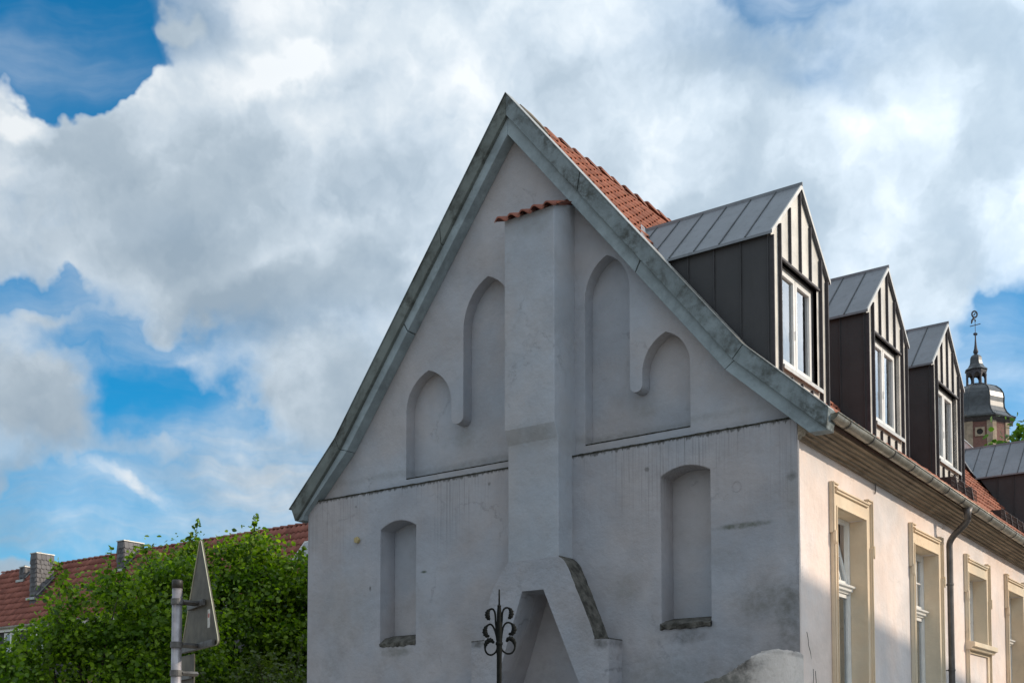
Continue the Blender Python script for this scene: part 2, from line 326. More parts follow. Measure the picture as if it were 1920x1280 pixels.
m_bark = simple('grey_brown_bark', (.085, .07, .055), .95, 0, .4, 12, .8, .1, 30, dist=.03)
m_asph = simple('pale_street_paving', (.27, .24, .20), .9, 0, .3, 3, .5, .2, 60)
m_pave = simple('pavement_slab', (.28, .265, .24), .9, 0, .25, 2, .3, .2, 40)
m_dark = simple('dark_interior', (.03, .028, .026), .9)
m_blind = simple('pleated_blind', (.66, .66, .62), .8, 0, .08)
m_curtain = simple('pale_curtain', (.72, .76, .70), .85, 0, .2, 3)
def glass_mat():
    m = bpy.data.materials.new('window_glass'); m.use_nodes = True; nt = m.node_tree; nt.nodes.clear()
    lw = node(nt, 'ShaderNodeFresnel', IOR=1.75)
    tr = node(nt, 'ShaderNodeBsdfTransparent', Color=(.72, .78, .76, 1)); gl = node(nt, 'ShaderNodeBsdfGlossy', Color=(.95, .97, 1, 1), Roughness=.015)
    p = pos(nt); bp = node(nt, 'ShaderNodeBump', Strength=.03, Distance=.02, Height=noise(nt, p, 4, 2)); nt.links.new(bp.outputs[0], gl.inputs['Normal'])
    f = M(nt, 'MULTIPLY_ADD', lw.outputs[0], 1.7, .10, clamp=True)
    mx = node(nt, 'ShaderNodeMixShader', i0=f, i1=tr.outputs[0], i2=gl.outputs[0])
    o = nt.nodes.new('ShaderNodeOutputMaterial'); nt.links.new(mx.outputs[0], o.inputs[0])
    return m
m_glass = glass_mat()

# ------------------------------------------------------------------ mesh helpers
class MB:
    def __init__(s): s.v = []; s.f = []
    def add(s, vs, fs):
        o = len(s.v); s.v += [tuple(map(float, v)) for v in vs]; s.f += [tuple(i+o for i in f) for f in fs]; return s
    def box(s, x0, x1, y0, y1, z0, z1):
        return s.add([(x0,y0,z0),(x1,y0,z0),(x1,y1,z0),(x0,y1,z0),(x0,y0,z1),(x1,y0,z1),(x1,y1,z1),(x0,y1,z1)],
                     [(0,3,2,1),(4,5,6,7),(0,1,5,4),(1,2,6,5),(2,3,7,6),(3,0,4,7)])
    def prism(s, poly, a, b, plane):            # poly in plane coords, extruded a..b along the third axis
        mk = {'xz': lambda p, t: (p[0], t, p[1]), 'yz': lambda p, t: (t, p[0], p[1]), 'xy': lambda p, t: (p[0], p[1], t)}[plane]
        n = len(poly); vs = [mk(p, a) for p in poly] + [mk(p, b) for p in poly]
        fs = [tuple(range(n))[::-1], tuple(range(n, 2*n))] + [(i, (i+1) % n, n+(i+1) % n, n+i) for i in range(n)]
        return s.add(vs, fs)
    def tube(s, pts, r, n=8, cap=True):
        pts = [Vector(p) for p in pts]; k = len(pts); rs = r if isinstance(r, (list, tuple)) else [r]*k
        t0 = (pts[1]-pts[0]).normalized(); ref = Vector((0, 0, 1)) if abs(t0.z) < .9 else Vector((1, 0, 0))
        u = t0.cross(ref).normalized(); rings = []
        for i, p in enumerate(pts):
            t = (pts[min(i+1, k-1)]-pts[max(i-1, 0)]).normalized()
            u = (u - t*u.dot(t)).normalized(); w = t.cross(u)
            rings.append([p + (u*math.cos(2*math.pi*j/n) + w*math.sin(2*math.pi*j/n))*rs[i] for j in range(n)])
        vs = [v for rg in rings for v in rg]
        fs = [(i*n+j, i*n+(j+1) % n, (i+1)*n+(j+1) % n, (i+1)*n+j) for i in range(k-1) for j in range(n)]
        if cap: fs += [tuple(range(n))[::-1], tuple((k-1)*n+j for j in range(n))]
        return s.add(vs, fs)
    def lathe(s, prof, n, c=(0, 0), a0=0.):      # prof: (r,z)
        vs = [(c[0]+r*math.cos(a0+2*math.pi*j/n), c[1]+r*math.sin(a0+2*math.pi*j/n), z) for r, z in prof for j in range(n)]
        k = len(prof)
        fs = [(i*n+j, i*n+(j+1) % n, (i+1)*n+(j+1) % n, (i+1)*n+j) for i in range(k-1) for j in range(n)]
        fs += [tuple(range(n))[::-1], tuple((k-1)*n+j for j in range(n))]
        return s.add(vs, fs)
    def shift(s, fn): s.v = [fn(*v) for v in s.v]; return s
    def mesh(s, name):
        me = bpy.data.meshes.new(name); me.from_pydata(s.v, [], s.f); me.update(); return me
def link(name, me, mat, parent=None, smooth=False, bevel=0, kind=None, loc=None, label=None):
    if isinstance(me, MB): me = me.mesh(name)
    if mat is not None and not me.materials: me.materials.append(mat)
    if smooth: me.shade_smooth()
    o = bpy.data.objects.new(name, me); COL.objects.link(o)
    if parent: o.parent = parent
    if loc: o.location = loc
    if bevel:
        md = o.modifiers.new('bevel', 'BEVEL'); md.width = bevel; md.segments = 2; md.limit_method = 'ANGLE'; md.angle_limit = R_(35)
    if kind: o['kind'] = kind
    if label: o['label'] = label
    return o
def thing(name, label, cat, loc=(0, 0, 0), group=None):
    o = bpy.data.objects.new(name, None); COL.objects.link(o); o.location = loc; o.empty_display_size = .3
    o['label'] = label; o['category'] = cat
    if group: o['group'] = group
    return o
def tag(o, label, cat, group=None):
    o['label'] = label; o['category'] = cat
    if group: o['group'] = group
    return o
def filled(outer, holes, a, b, plane):
    """flat polygon with holes, extruded a..b along the third axis, as MB"""
    cu = bpy.data.curves.new('tmp', 'CURVE'); cu.dimensions = '2D'; cu.fill_mode = 'BOTH'; cu.extrude = (b-a)/2
    for pl in [outer]+list(holes):
        sp = cu.splines.new('POLY'); sp.points.add(len(pl)-1); sp.use_cyclic_u = True
        for pt, q in zip(sp.points, pl): pt.co = (q[0], q[1], 0, 1)
    ob = bpy.data.objects.new('tmp', cu); COL.objects.link(ob)
    dg = bpy.context.evaluated_depsgraph_get(); me = bpy.data.meshes.new_from_object(ob.evaluated_get(dg))
    mid = (a+b)/2
    mk = {'xz': lambda x, y, z: (x, mid-z, y), 'yz': lambda x, y, z: (mid+z, x, y)}[plane]
    mb = MB(); mb.add([mk(*v.co) for v in me.vertices], [tuple(p.vertices) for p in me.polygons])
    bpy.data.objects.remove(ob); bpy.data.curves.remove(cu); bpy.data.meshes.remove(me)
    return mb
def weld(o, d=.0005):
    import bmesh
    bm = bmesh.new(); bm.from_mesh(o.data); bmesh.ops.remove_doubles(bm, verts=bm.verts, dist=d)
    bmesh.ops.recalc_face_normals(bm, faces=bm.faces); bm.to_mesh(o.data); bm.free(); return o
def cat(pts, n=6):
    out = []
    for i in range(len(pts)-1):
        p0, p1, p2, p3 = (np.array(pts[max(0, min(len(pts)-1, j))], float) for j in (i-1, i, i+1, i+2))
        for k in range(n):
            t = k/n
            out.append(tuple(.5*((2*p1)+(-p0+p2)*t+(2*p0-5*p1+4*p2-p3)*t*t+(-p0+3*p1-3*p2+p3)*t**3)))
    out.append(tuple(pts[-1])); return out
def lancet(x0, x1, zs, za, n=9):
    """left-to-right points of a pointed arch from (x0,zs) over the apex to (x1,zs)"""
    xm = (x0+x1)/2; out = []
    for i in range(n+1):
        t = i/n; a = t*math.pi/2*.80
        k = math.sin(a)/math.sin(math.pi/2*.80); h = (1-math.cos(a))/(1-math.cos(math.pi/2*.80))
        out.append((x0+(xm-x0)*h, zs+(za-zs)*k))
    return out + [(2*xm-x, z) for x, z in out[-2::-1]]

# ------------------------------------------------------------------ ground
g = link('ground', MB().add([(-900,-900,0),(900,-900,0),(900,900,0),(-900,900,0)], [(0,1,2,3)]), m_asph, kind='structure')
pv = link('pavement', MB().box(.3, 2.2, -6, 60, .0, .12), m_pave, kind='structure', bevel=.015)
pv = link('pavement', MB().box(-14, -.0, -4.2, -.5, .0, .12), m_pave, kind='structure', bevel=.015)

# ================================================================== main house
HL = 23.4                                      # house length along +Y
house = thing('gabled_house', 'old white plastered house with steep gable, buttress and dormered tile roof', 'house')
# ---- lower gable wall
def seg_arch(x0, x1, z0, zt, rise, n=8):
    out = [(x0, z0), (x0, zt)]
    for i in range(1, n):
        t = i/n; out.append((x0+(x1-x0)*t, zt+rise*4*t*(1-t)))
    return out + [(x1, zt), (x1, z0)]
A_open = [(-4.42, .0+.02), (-4.42, 2.27), (-3.87, 3.81), (-3.52, 3.81), (-2.84, 2.27), (-2.84, .02)]
nL = seg_arch(-6.81, -6.09, 3.23, 5.04, .11); nR = seg_arch(-1.90, -1.19, 3.20, 5.19, .10)
lw = link('gable_wall', filled([(-8.4, 0), (-.02, 0), (-.02, 5.66), (-8.4, 5.66)], [nL, nR, A_open], 0, .34, 'xz'), m_gable, house, bevel=.012); weld(lw)
link('niche_back', MB().box(-7.0, -5.9, .341, .40, 3.0, 5.4), m_upper, lw)
link('niche_back', MB().box(-2.1, -1.0, .341, .40, 3.0, 5.5), m_upper, lw)
link('niche_back', MB().box(-4.6, -2.7, .30, .339, 0, 4.0), m_gable, lw)
# irregular crumbling sills
def sill(x0, x1, z0, ztop, lip, seed):
    rr = random.Random(seed); mb = MB(); n = 16; rows = []
    for i in range(n+1):
        x = x0+(x1-x0)*i/n; j = rr.uniform(-1, 1)
        rows.append([(x, .336, ztop), (x, .12, ztop-.05+j*.006), (x, -lip+j*.012, z0+.045+j*.014), (x, -lip*.8+rr.uniform(-1, 1)*.01, z0-.004+rr.uniform(-1, .4)*.02), (x, .05, z0-.02)])
    vs = [p for r in rows for p in r]; fs = [(i*5+k, (i+1)*5+k, (i+1)*5+k+1, i*5+k+1) for i in range(n) for k in range(4)]
    return mb.add(vs, fs)
link('sill', sill(-6.808, -6.092, 3.23, 3.42, .012, 1), m_weathered, lw)
link('sill', sill(-1.905, -1.18, 3.20, 3.36, .045, 2), m_weathered, lw)
# ---- upper gable wall (set back) with the four pointed blind niches
rk = dict(apex=(-4.29, 11.02), kr=(-.70, 6.62), er=(.42, 5.62), kl=(-7.64, 6.55), el=(-8.63, 5.57))
upper_out = [(-8.35, 5.662), (-.05, 5.662), (-.05, 6.0), (-.85, 6.55), (-4.29, 10.75), (-7.50, 6.52), (-8.35, 5.75)]
def pendant(xa, xb, z, n=7):
    r = (xb-xa)/2; return [((xa+xb)/2 - r*math.cos(math.pi*i/n), z+r*.9*(1-math.sin(math.pi*i/n))) for i in range(n+1)]
hL = [(-6.38, 5.79)] + lancet(-6.38, -5.49, 6.84, 7.41) + pendant(-5.49, -5.26, 6.49) + lancet(-5.26, -4.34, 7.88, 8.60) + [(-4.34, 5.79)]
hR = [(-3.12, 5.81)] + lancet(-3.12, -2.41, 7.84, 8.40) + pendant(-2.41, -2.22, 6.41) + lancet(-2.22, -1.51, 6.64, 7.14) + [(-1.51, 5.81)]
uw = link('upper_gable_wall', filled(upper_out, [hL, hR], .1, .30, 'xz'), m_upper, house, bevel=.012); weld(uw)
link('niche_back', MB().add([(-8.3, .301, 5.6), (-.1, .301, 5.6), (-.1, .301, 5.9), (-.9, .301, 6.5), (-4.29, .301, 10.7), (-7.5, .301, 6.5), (-8.3, .301, 5.7)], [(0,1,2,3,4,5,6)]), m_upper, uw)
# mossy ledges: uneven strips on the offsets
def ledge(x0, x1, y0, y1, z, th, seed):
    rr = random.Random(seed); n = int((x1-x0)/.05); rows = []
    for i in range(n+1):
        x = x0+(x1-x0)*i/n; j = rr.uniform(0, 1)**2
        rows.append([(x, y1, z+th*.9), (x, y0-.004-.008*j, z+th*(.6+.4*rr.random())), (x, y0-.003-.006*j, z-th*(.3+.4*j)), (x, y1, z-th*.3)])
    return MB().add([p for r in rows for p in r], [(i*4+k, (i+1)*4+k, (i+1)*4+k+1, i*4+k+1) for i in range(n) for k in range(3)])
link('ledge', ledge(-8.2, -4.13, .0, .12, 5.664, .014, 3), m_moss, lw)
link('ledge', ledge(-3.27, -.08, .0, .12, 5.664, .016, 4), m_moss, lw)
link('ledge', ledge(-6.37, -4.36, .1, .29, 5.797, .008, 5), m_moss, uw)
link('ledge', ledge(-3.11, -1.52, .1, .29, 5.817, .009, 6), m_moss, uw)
# ---- pilaster
pm = MB()
prof = [(-4.12, -3.285, -.42, 9.05), (-4.12, -3.285, -.42, 6.06), (-4.11, -3.275, -.345, 5.86), (-4.11, -3.27, -.345, 4.2)]
vs = []
for (x0, x1, y, z) in prof: vs += [(x0, .25, z), (x0, y, z), (x1, y, z), (x1, .25, z)]
vs[0] = (-4.12, .25, 9.3); vs[3] = (-3.285, .25, 9.3)
fs = [(i*4+k, i*4+k+1, i*4+5+k, i*4+4+k) for i in range(3) for k in range(3)] + [(0, 3, 2, 1)]
pil = link('chimney_pilaster', pm.add(vs, fs), m_pil, house, bevel=.012); weld(pil)
# tile cap: pantiles lying on the lean-to top
def pantile_profile(w, amp, n=10):
    out = []
    for i in range(n+1):
        t = i/n; out.append((t*w*1.16, amp*(math.sin(math.pi*2*(t*1.0)-.55))))
    return out
def pantile(w, l, amp=.028, lift=.03, th=.016):
    """local: X along the eave, Y up the slope, Z normal"""
    pr = pantile_profile(w, amp); n = len(pr); mb = MB()
    vs = [(x, 0, z+lift+th) for x, z in pr] + [(x, l, z+.008) for x, z in pr] + [(x, 0, z+lift-.002) for x, z in pr]
    fs = [(i, i+1, n+i+1, n+i) for i in range(n-1)] + [(2*n+i, 2*n+i+1, i+1, i) for i in range(n-1)]
    return mb.add(vs, fs)
cap_me = pantile(.205, .42, .036, .03, .02).mesh('cap_tile'); cap_me.materials.append(m_tile_cap); cap_me.shade_smooth()
for k in range(5):
    o = link('cap_tile', cap_me, None, pil)
    o.rotation_euler = (R_(28), 0, R_(random.uniform(-2, 2))); o.location = (-4.22+k*.2, -.50+random.uniform(-.012, .012), 8.99+random.uniform(-.008, .01)+k*.004)
cap2 = MB().tube([(-4.2, .06, 9.27), (-3.2, .06, 9.29)], .05, 10)
link('cap_mortar', cap2, m_tile_cap, pil, True)
link('cap_bed', MB().box(-4.115, -3.29, -.40, .2, 9.0, 9.06), m_tile_cap, pil)
# ---- A-frame buttress
legR = [(-3.27, 4.24), (-3.15, 4.13), (-3.0, 3.81), (-2.78, 3.31), (-2.70, 3.09)]
legL = [(-4.52, 3.17), (-4.47, 3.52), (-4.43, 3.75), (-4.33, 3.95), (-4.15, 4.18), (-4.11, 4.24)]
out = [(-2.49, 0.01), (-2.49, 3.085), (-2.70, 3.09)] + cat(legR, 5)[::-1][1:] + cat(legL, 5)[::-1] + [(-4.75, 3.16), (-4.75, .01), (-4.421, .01)] + A_open[1:-1] + [(-2.839, .01)]
bt = link('buttress', filled(out, [], -.347, -.002, 'xz'), m_aframe, house, bevel=.014); weld(bt)
def coping(path, y0, y1, th, seed, over):
    rr = random.Random(seed); P = cat(path, 8); rows = []
    for i, (x, z) in enumerate(P):
        a = P[max(0, i-1)]; b = P[min(len(P)-1, i+1)]; d = np.array([b[0]-a[0], b[1]-a[1]]); d /= np.linalg.norm(d); nn = np.array([-d[1], d[0]])
        if nn[1] < 0: nn = -nn
        j = rr.uniform(-.4, 1)
        top = np.array([x, z])+nn*(th*(.7+.5*j)); bo = np.array([x, z])-nn*.004
        rows.append([(bo[0], y1, bo[1]), (top[0], y1, top[1]), (top[0], y0-over*j, top[1]), (bo[0], y0-over*j*.7, bo[1])])
    return MB().add([p for r in rows for p in r], [(i*4+k, (i+1)*4+k, (i+1)*4+(k+1) % 4, i*4+(k+1) % 4) for i in range(len(P)-1) for k in range(4)] + [(0, 1, 2, 3)])
link('coping', coping(legR, -.343, -.003, .012, 11, .006), m_weathered, bt)
link('coping', coping([(-2.705, 3.088), (-2.6, 3.09), (-2.485, 3.082)], -.35, -.003, .012, 12, .01), m_weathered, bt)
link('coping', coping([(-4.755, 3.162), (-4.63, 3.168), (-4.52, 3.17)], -.35, -.003, .008, 13, .006), m_weathered, bt)
# small fixtures on the gable
link('stone_stub', MB().lathe([(.05, 0), (.055, .05), (.045, .055)], 5).shift(lambda x, y, z: (-7.28+x, -z, 4.93+y)), simple('yellow_stone', (.36, .29, .15), .9), lw)
ring = MB().tube([(-.82+.062*math.cos(a), -.001, 4.92+.066*math.sin(a)) for a in np.linspace(0, 2*math.pi, 19)], .005, 5, False)
link('plaster_ring', ring, m_gable, lw)
# ---- bargeboards: two tiers, cut in lengths
def board(line_t, line_b, y0, y1, name, mat):
    return link(name, MB().prism(list(line_t)+list(line_b)[::-1], y0, y1, 'xz'), mat, house, bevel=.006)
def lerp(a, b, t): return (a[0]+(b[0]-a[0])*t, a[1]+(b[1]-a[1])*t)
OT = dict(a=(-4.295, 11.08), kr=(-.655, 6.65), er=(.43, 5.665), kl=(-7.66, 6.57), el=(-8.65, 5.59))
OB = dict(a=(-4.295, 10.76), kr=(-.80, 6.49), er=(.40, 5.42), kl=(-7.58, 6.40), el=(-8.55, 5.36))
IB = dict(a=(-4.305, 10.50), kr=(-.925, 6.40), er=(.17, 5.42), kl=(-7.45, 6.36), el=(-8.40, 5.47))
gp = .0025
def rake(T, B, key_k, key_e, cuts, y0, y1, name, mat, foot=None):
    ks = [0]+cuts+[1]
    for t0, t1 in zip(ks[:-1], ks[1:]):
        e = gp if t1 < 1 else gp*.6; s = gp if t0 > 0 else .0005
        board([lerp(T['a'], T[key_k], t0+s), lerp(T['a'], T[key_k], t1-e*.5)], [lerp(B['a'], B[key_k], t0+s), lerp(B['a'], B[key_k], t1-e*.5)], y0, y1, name, mat)
    tl = [lerp(T[key_k], T[key_e], .004), T[key_e]]; bl = [lerp(B[key_k], B[key_e], .004)] + (foot or [B[key_e]])
    board(tl, bl, y0, y1, name, mat)
rake(OT, OB, 'kr', 'er', [.345], -.15, .09, 'bargeboard', m_rake_o)
rake(OT, OB, 'kl', 'el', [.365], -.15, .09, 'bargeboard', m_rake_l)
OB2 = {k: (v[0], v[1]-.002) for k, v in OB.items()}
rake(OB2, IB, 'kr', 'er', [.62], -.095, .095, 'inner_bargeboard', m_rake_i, [(.17, 5.42), (.30, 5.418), (.395, 5.417)])
rake(OB2, IB, 'kl', 'el', [.60], -.095, .095, 'inner_bargeboard', m_rake_i, [(-8.40, 5.45), (-8.42, 5.37)])
# verge flashing on top of the boards
def strip(P, y0, y1, th):
    mb = MB()
    for a, b in zip(P[:-1], P[1:]):
        mb.add([(a[0], y0, a[1]+.002), (b[0], y0, b[1]+.002), (b[0], y1, b[1]+.002), (a[0], y1, a[1]+.002), (a[0], y0, a[1]+th), (b[0], y0, b[1]+th), (b[0], y1, b[1]+th), (a[0], y1, a[1]+th)],
               [(0,3,2,1),(4,5,6,7),(0,1,5,4),(1,2,6,5),(2,3,7,6),(3,0,4,7)])
    return mb
link('verge_mortar', MB().tube([(-4.22, .10, 11.0), (-4.05, .11, 10.80), (-3.88, .10, 10.60), (-3.74, .11, 10.42)], [.01, .026, .024, .012], 6), m_stone, house, True)
link('verge_flashing', strip([OT['a'], OT['kr'], OT['er']], -.165, .02, .014), m_flash, house)
link('verge_flashing', strip([OT['a'], OT['kl'], (OT['el'][0]-.03, OT['el'][1]-.03)], -.165, .02, .014), m_rake_o, house)
# ---- facade: corner strip + wall with openings
WZ = lambda y: -.009*y                          # the old eaves line sags a little along the street
wins = [(1.18, 2.26, 4.77, 0, 'tall'), (4.42, 5.62, 4.79, 0, 'tall'), (7.42, 8.56, 4.76, 3.50, 'short'), (10.22, 11.40, 4.79, 0, 'tall'), (13.5, 14.65, 4.79, 0, 'tall')]
holes = []
for (a, b, zt, zb, k) in wins:
    z0 = zb or 1.35; holes.append([(a, z0), (a, zt+WZ(a)), (b, zt+WZ(b)), (b, z0)])
link('facade_corner', MB().box(-.02, 0, 0, .352, 0, 5.45), m_facade, house)
fw = link('facade_wall', filled([(.352, 0), (HL, 0), (HL, 5.45), (.352, 5.45)], holes, -.34, 0, 'yz'), m_facade, house); weld(fw)
link('side_wall', MB().box(-8.4, -8.1, .345, HL, 0, 5.6), m_gable, house)
link('rear_wall', MB().prism([(-8.4, 0), (0, 0), (0, 5.5), (-4.29, 10.7), (-8.4, 5.5)], HL, HL+.3, 'xz'), m_gable, house)
link('floor_slab', MB().box(-8.05, -.36, .5, HL-.1, 5.05, 5.2), m_dark, house)
# parapet coping at the far end
link('far_parapet', MB().prism([(-4.29, 11.28), (.35, 5.95), (.35, 5.6), (-4.29, 10.6), (-8.6, 5.6), (-8.6, 5.95)], HL+.0, HL+.34, 'xz'), m_facade, house)
link('parapet_flashing', strip([(-8.62, 5.95), (-4.29, 11.29), (.37, 5.96)], HL-.03, HL+.37, .03), m_trim, house)
# cracks near the corner
for pth in ([(.002, .16, 3.06), (.002, .20, 2.98), (.002, .21, 2.9), (.002, .27, 2.82), (.002, .30, 2.74)], [(.002, .35, 2.62), (.002, .36, 2.5), (.002, .33, 2.4), (.002, .37, 2.3), (.002, .36, 2.1)], [(.002, .42, 2.6), (.002, .45, 2.42), (.002, .44, 2.3)]):
    link('crack', MB().tube(pth, [.004]+[.0035]*(len(pth)-2)+[.001], 4), m_moss, fw)
# cornice
cp = [(.004, 5.37), (.05, 5.365), (.055, 5.395), (.10, 5.40), (.105, 5.425), (.155, 5.43), (.16, 5.452), (.205, 5.457), (.21, 5.478), (.255, 5.484), (.262, 5.51), (.32, 5.515), (.33, 5.545), (.35, 5.55), (.35, 5.565), (.004, 5.565)]
cm = MB().prism([(x, z) for x, z in cp], 0, 1, 'xz')
cm.shift(lambda x, y, z: (x, -.05+y*(HL+.05), z+WZ(y*HL)))
link('cornice', cm, m_corn, house)
cm2 = MB().prism([(-8.404, 5.36), (-8.5, 5.42), (-8.55, 5.52), (-8.404, 5.58)], .1, HL, 'xz'); link('cornice', cm2, m_corn, house)
# gutters
def gutter(xc, zc, y0, y1, r=.082, side=1):
    n = 12; A = [math.pi+math.pi*i/n for i in range(n+1)]; K = 24
    vs = []; fs = []
    for k in range(K+1):
        y = y0+(y1-y0)*k/K; dz = WZ(y)
        vs += [(xc+r*math.cos(a), y, zc+r*math.sin(a)+dz) for a in A] + [(xc+(r-.006)*math.cos(a), y, zc+(r-.006)*math.sin(a)+dz) for a in A]
    m = 2*(n+1)
    for k in range(K):
        for i in range(n):
            fs += [(k*m+i, k*m+i+1, (k+1)*m+i+1, (k+1)*m+i), (k*m+n+1+i, (k+1)*m+n+1+i, (k+1)*m+n+2+i, k*m+n+2+i)]
        fs += [(k*m+n, k*m+m-1, (k+1)*m+m-1, (k+1)*m+n), (k*m, (k+1)*m, (k+1)*m+n+1, k*m+n+1)]
    fs.append(tuple(range(n+1)))
    mb = MB().add(vs, fs)
    return mb
gt = link('gutter', gutter(.432, 5.615, -.06, HL), m_gutter, house, True)
lip = MB().tube([(.514, -.06, 5.615), (.514, HL, 5.615+WZ(HL))], .011, 8); link('gutter_lip', lip, m_gutter, gt, True)
yb = .38; 
while yb < 15:
    c_ = (.432, yb, 5.615+WZ(yb)); P = [(c_[0]+.087*math.cos(a), yb, c_[2]+.087*math.sin(a)) for a in np.linspace(math.pi*.98, math.pi*2.06, 12)]
    mb = MB()
    for p, q in zip(P[:-1], P[1:]): mb.add([(p[0], yb-.014, p[2]), (p[0], yb+.014, p[2]), (q[0], yb+.014, q[2]), (q[0], yb-.014, q[2])], [(0, 1, 2, 3)])
    b_ = link('gutter_bracket', mb, m_pipe, gt); md = b_.modifiers.new('s', 'SOLIDIFY'); md.thickness = .006; md.offset = 0
    yb += .84
link('gutter', gutter(-8.66, 5.56, .05, HL), m_gutter, house, True)
# downpipe
dp = cat([(.43, 5.86, 5.50), (.43, 5.86, 5.36), (.41, 5.87, 5.27), (.30, 5.89, 5.17), (.19, 5.91, 5.07), (.13, 5.92, 4.97), (.125, 5.92, 4.85)], 6)+[(.125, 5.92, 3.0), (.125, 5.92, .1)]
dpo = link('downpipe', MB().tube(dp, .05, 14), m_pipe, house, True)
link('pipe_outlet', MB().lathe([(.085, 5.49), (.056, 5.40), (.056, 5.30)], 14, (.43, 5.86)), m_pipe, dpo, True)
for z in (4.28, 2.9):
    link('pipe_clamp', MB().lathe([(.052, z), (.058, z+.005), (.058, z+.03), (.052, z+.035)], 14, (.125, 5.92)).box(.0, .08, 5.91, 5.93, z+.008, z+.024), m_pipe, dpo)
link('wall_hook', MB().tube([(.03, 2.66, 5.36), (.028, 2.67, 5.26), (.012, 2.69, 5.2)], .009, 6), m_pipe, house)
# ---- facade windows
def window(a, b, zt, zb, kind, idx):
    w0 = WZ((a+b)/2); zt = zt+w0; z0 = zb or 1.35; xf = -.20               # front of the frame
    fb = .055
    fr = MB().box(xf-.07, xf, a+.003, a+fb, z0, zt-.003).box(xf-.07, xf, b-fb, b-.003, z0, zt-.003).box(xf-.07, xf, a+fb, b-fb, zt-fb, zt-.003)
    fr.box(xf-.07, xf, a+fb, b-fb, z0, z0+fb)
    wn = link('window', fr, m_white, house, bevel=.006)
    link('interior', MB().box(-1.6, -1.58, a-.8, b+.8, z0-.3, zt+.2), m_dark, wn)
    zt2 = zt-fb; mid = (a+b)/2
    def sash(y0, y1, s0, s1, tilt=0, bars=(), vbars=(), sw=.05):
        mb = MB().box(-.05, .012, y0, y0+sw, s0, s1).box(-.05, .012, y1-sw, y1, s0, s1).box(-.05, .012, y0+sw, y1-sw, s0, s0+sw).box(-.05, .012, y0+sw, y1-sw, s1-sw, s1)
        items = [('sash', mb, m_white)]
        for bz in bars: items.append(('muntin', MB().box(-.03, .004, y0+sw, y1-sw, bz-.012, bz+.012), m_white))
        for vy in vbars: items.append(('muntin', MB().box(-.031, .005, vy-.012, vy+.012, s0+sw, s1-sw), m_white))
        ys = [y0+sw]+list(vbars)+[y1-sw]; zs = [s0+sw]+list(bars)+[s1-sw]
        for p, q in zip(ys[:-1], ys[1:]):
            for r, t in zip(zs[:-1], zs[1:]): items.append(('pane', MB().box(-.022, -.016, p, q, r, t), m_glass))
        for nm, mb, mt in items:
            if tilt:
                ct, st = math.cos(tilt), math.sin(tilt)
                mb.shift(lambda x, y, z: (x*ct-(z-s0)*st, y, s0+(z-s0)*ct+x*st))
            mb.shift(lambda x, y, z: (x+xf-.02, y, z)); link(nm, mb, mt, wn, bevel=.004 if mt is m_white else 0)
    if kind == 'tall':
        tz = 3.80+w0*.35
        tr = MB().prism([(xf-.06, tz-.05), (xf+.01, tz-.05), (xf+.02, tz-.025), (xf+.05, tz-.015), (xf+.055, tz+.02), (xf+.085, tz+.03), (xf+.09, tz+.055), (xf+.02, tz+.075), (xf-.06, tz+.075)], a+.05, b-.05, 'xz')
        link('transom', tr, m_white, wn, bevel=.003)
        h = zt2-(tz+.08)
        sash(a+fb, mid-.012, tz+.08, zt2, R_(12) if idx == 0 else 0, [tz+.08+h*.5], [(a+fb+mid)/2])
        sash(mid+.012, b-fb, tz+.08, zt2, R_(12) if idx == 0 else 0, [tz+.08+h*.5], [(b-fb+mid)/2])
        sash(a+fb, mid-.008, z0+fb, tz-.055); sash(mid+.008, b-fb, z0+fb, tz-.055)
        bt_ = 3.05 if idx != 1 else 2.85
        n = 34; P = [(xf-.12+(.012 if i % 2 else -.012), bt_-i*.05) for i in range(n)]
        bl = MB()
        for (x0, zz0), (x1, zz1) in zip(P[:-1], P[1:]): bl.add([(x0, a+.07, zz0), (x0, b-.07, zz0), (x1, b-.07, zz1), (x1, a+.07, zz1)], [(0, 1, 2, 3)])
        link('pleated_blind', bl, m_blind, wn)
    else:
        h = zt2-(z0+fb)
        sash(a+fb, mid-.008, z0+fb, zt2, 0, [z0+fb+h*.36, z0+fb+h*.68], [(a+fb+mid)/2]); sash(mid+.008, b-fb, z0+fb, zt2, 0, [z0+fb+h*.36, z0+fb+h*.68], [(b-fb+mid)/2])
        link('window_board', MB().prism([(xf, z0-.0), (xf+.13, z0-.03), (xf+.13, z0+.02), (xf, z0+.06)], a+.02, b-.02, 'xz'), m_white, wn)
    # lining of the reveal
    # architrave: flat field with eared moulding
    fo = .17; t1 = .022
    zb2 = 1.2
    ar = filled([(a-fo, zb2), (a-fo, zt+.24), (b+fo, zt+.24), (b+fo, zb2)], [[(a, zb2+.001), (a, zt), (b, zt), (b, zb2+.001)]] if not zb else [[(a, z0), (a, zt), (b, zt), (b, z0)]], .001, t1, 'yz')
    if zb: ar = filled([(a-fo, z0-.16), (a-fo, zt+.24), (b+fo, zt+.24), (b+fo, z0-.16)], [[(a, z0), (a, zt), (b, zt), (b, z0)]], .001, t1, 'yz')
    arch = link('architrave', ar, m_tan, house); weld(arch)
    rv = MB().box(-.199, .0005, a-.0005, a+.004, z0, zt).box(-.199, .0005, b-.004, b+.0005, z0, zt).box(-.199, .0005, a, b, zt-.004, zt+.0005)
    link('reveal_lining', rv, m_tan, arch)
    def mould(y0, y1, zz0, zz1, vertical):
        if vertical: return MB().box(.002, .05, y0, y1, zz0, zz1).box(.05, .068, y0+.012, y1-.022, zz0, zz1)
        return MB().box(.002, .05, y0, y1, zz0, zz1).box(.05, .068, y0, y1, zz0+.03, zz1-.004)
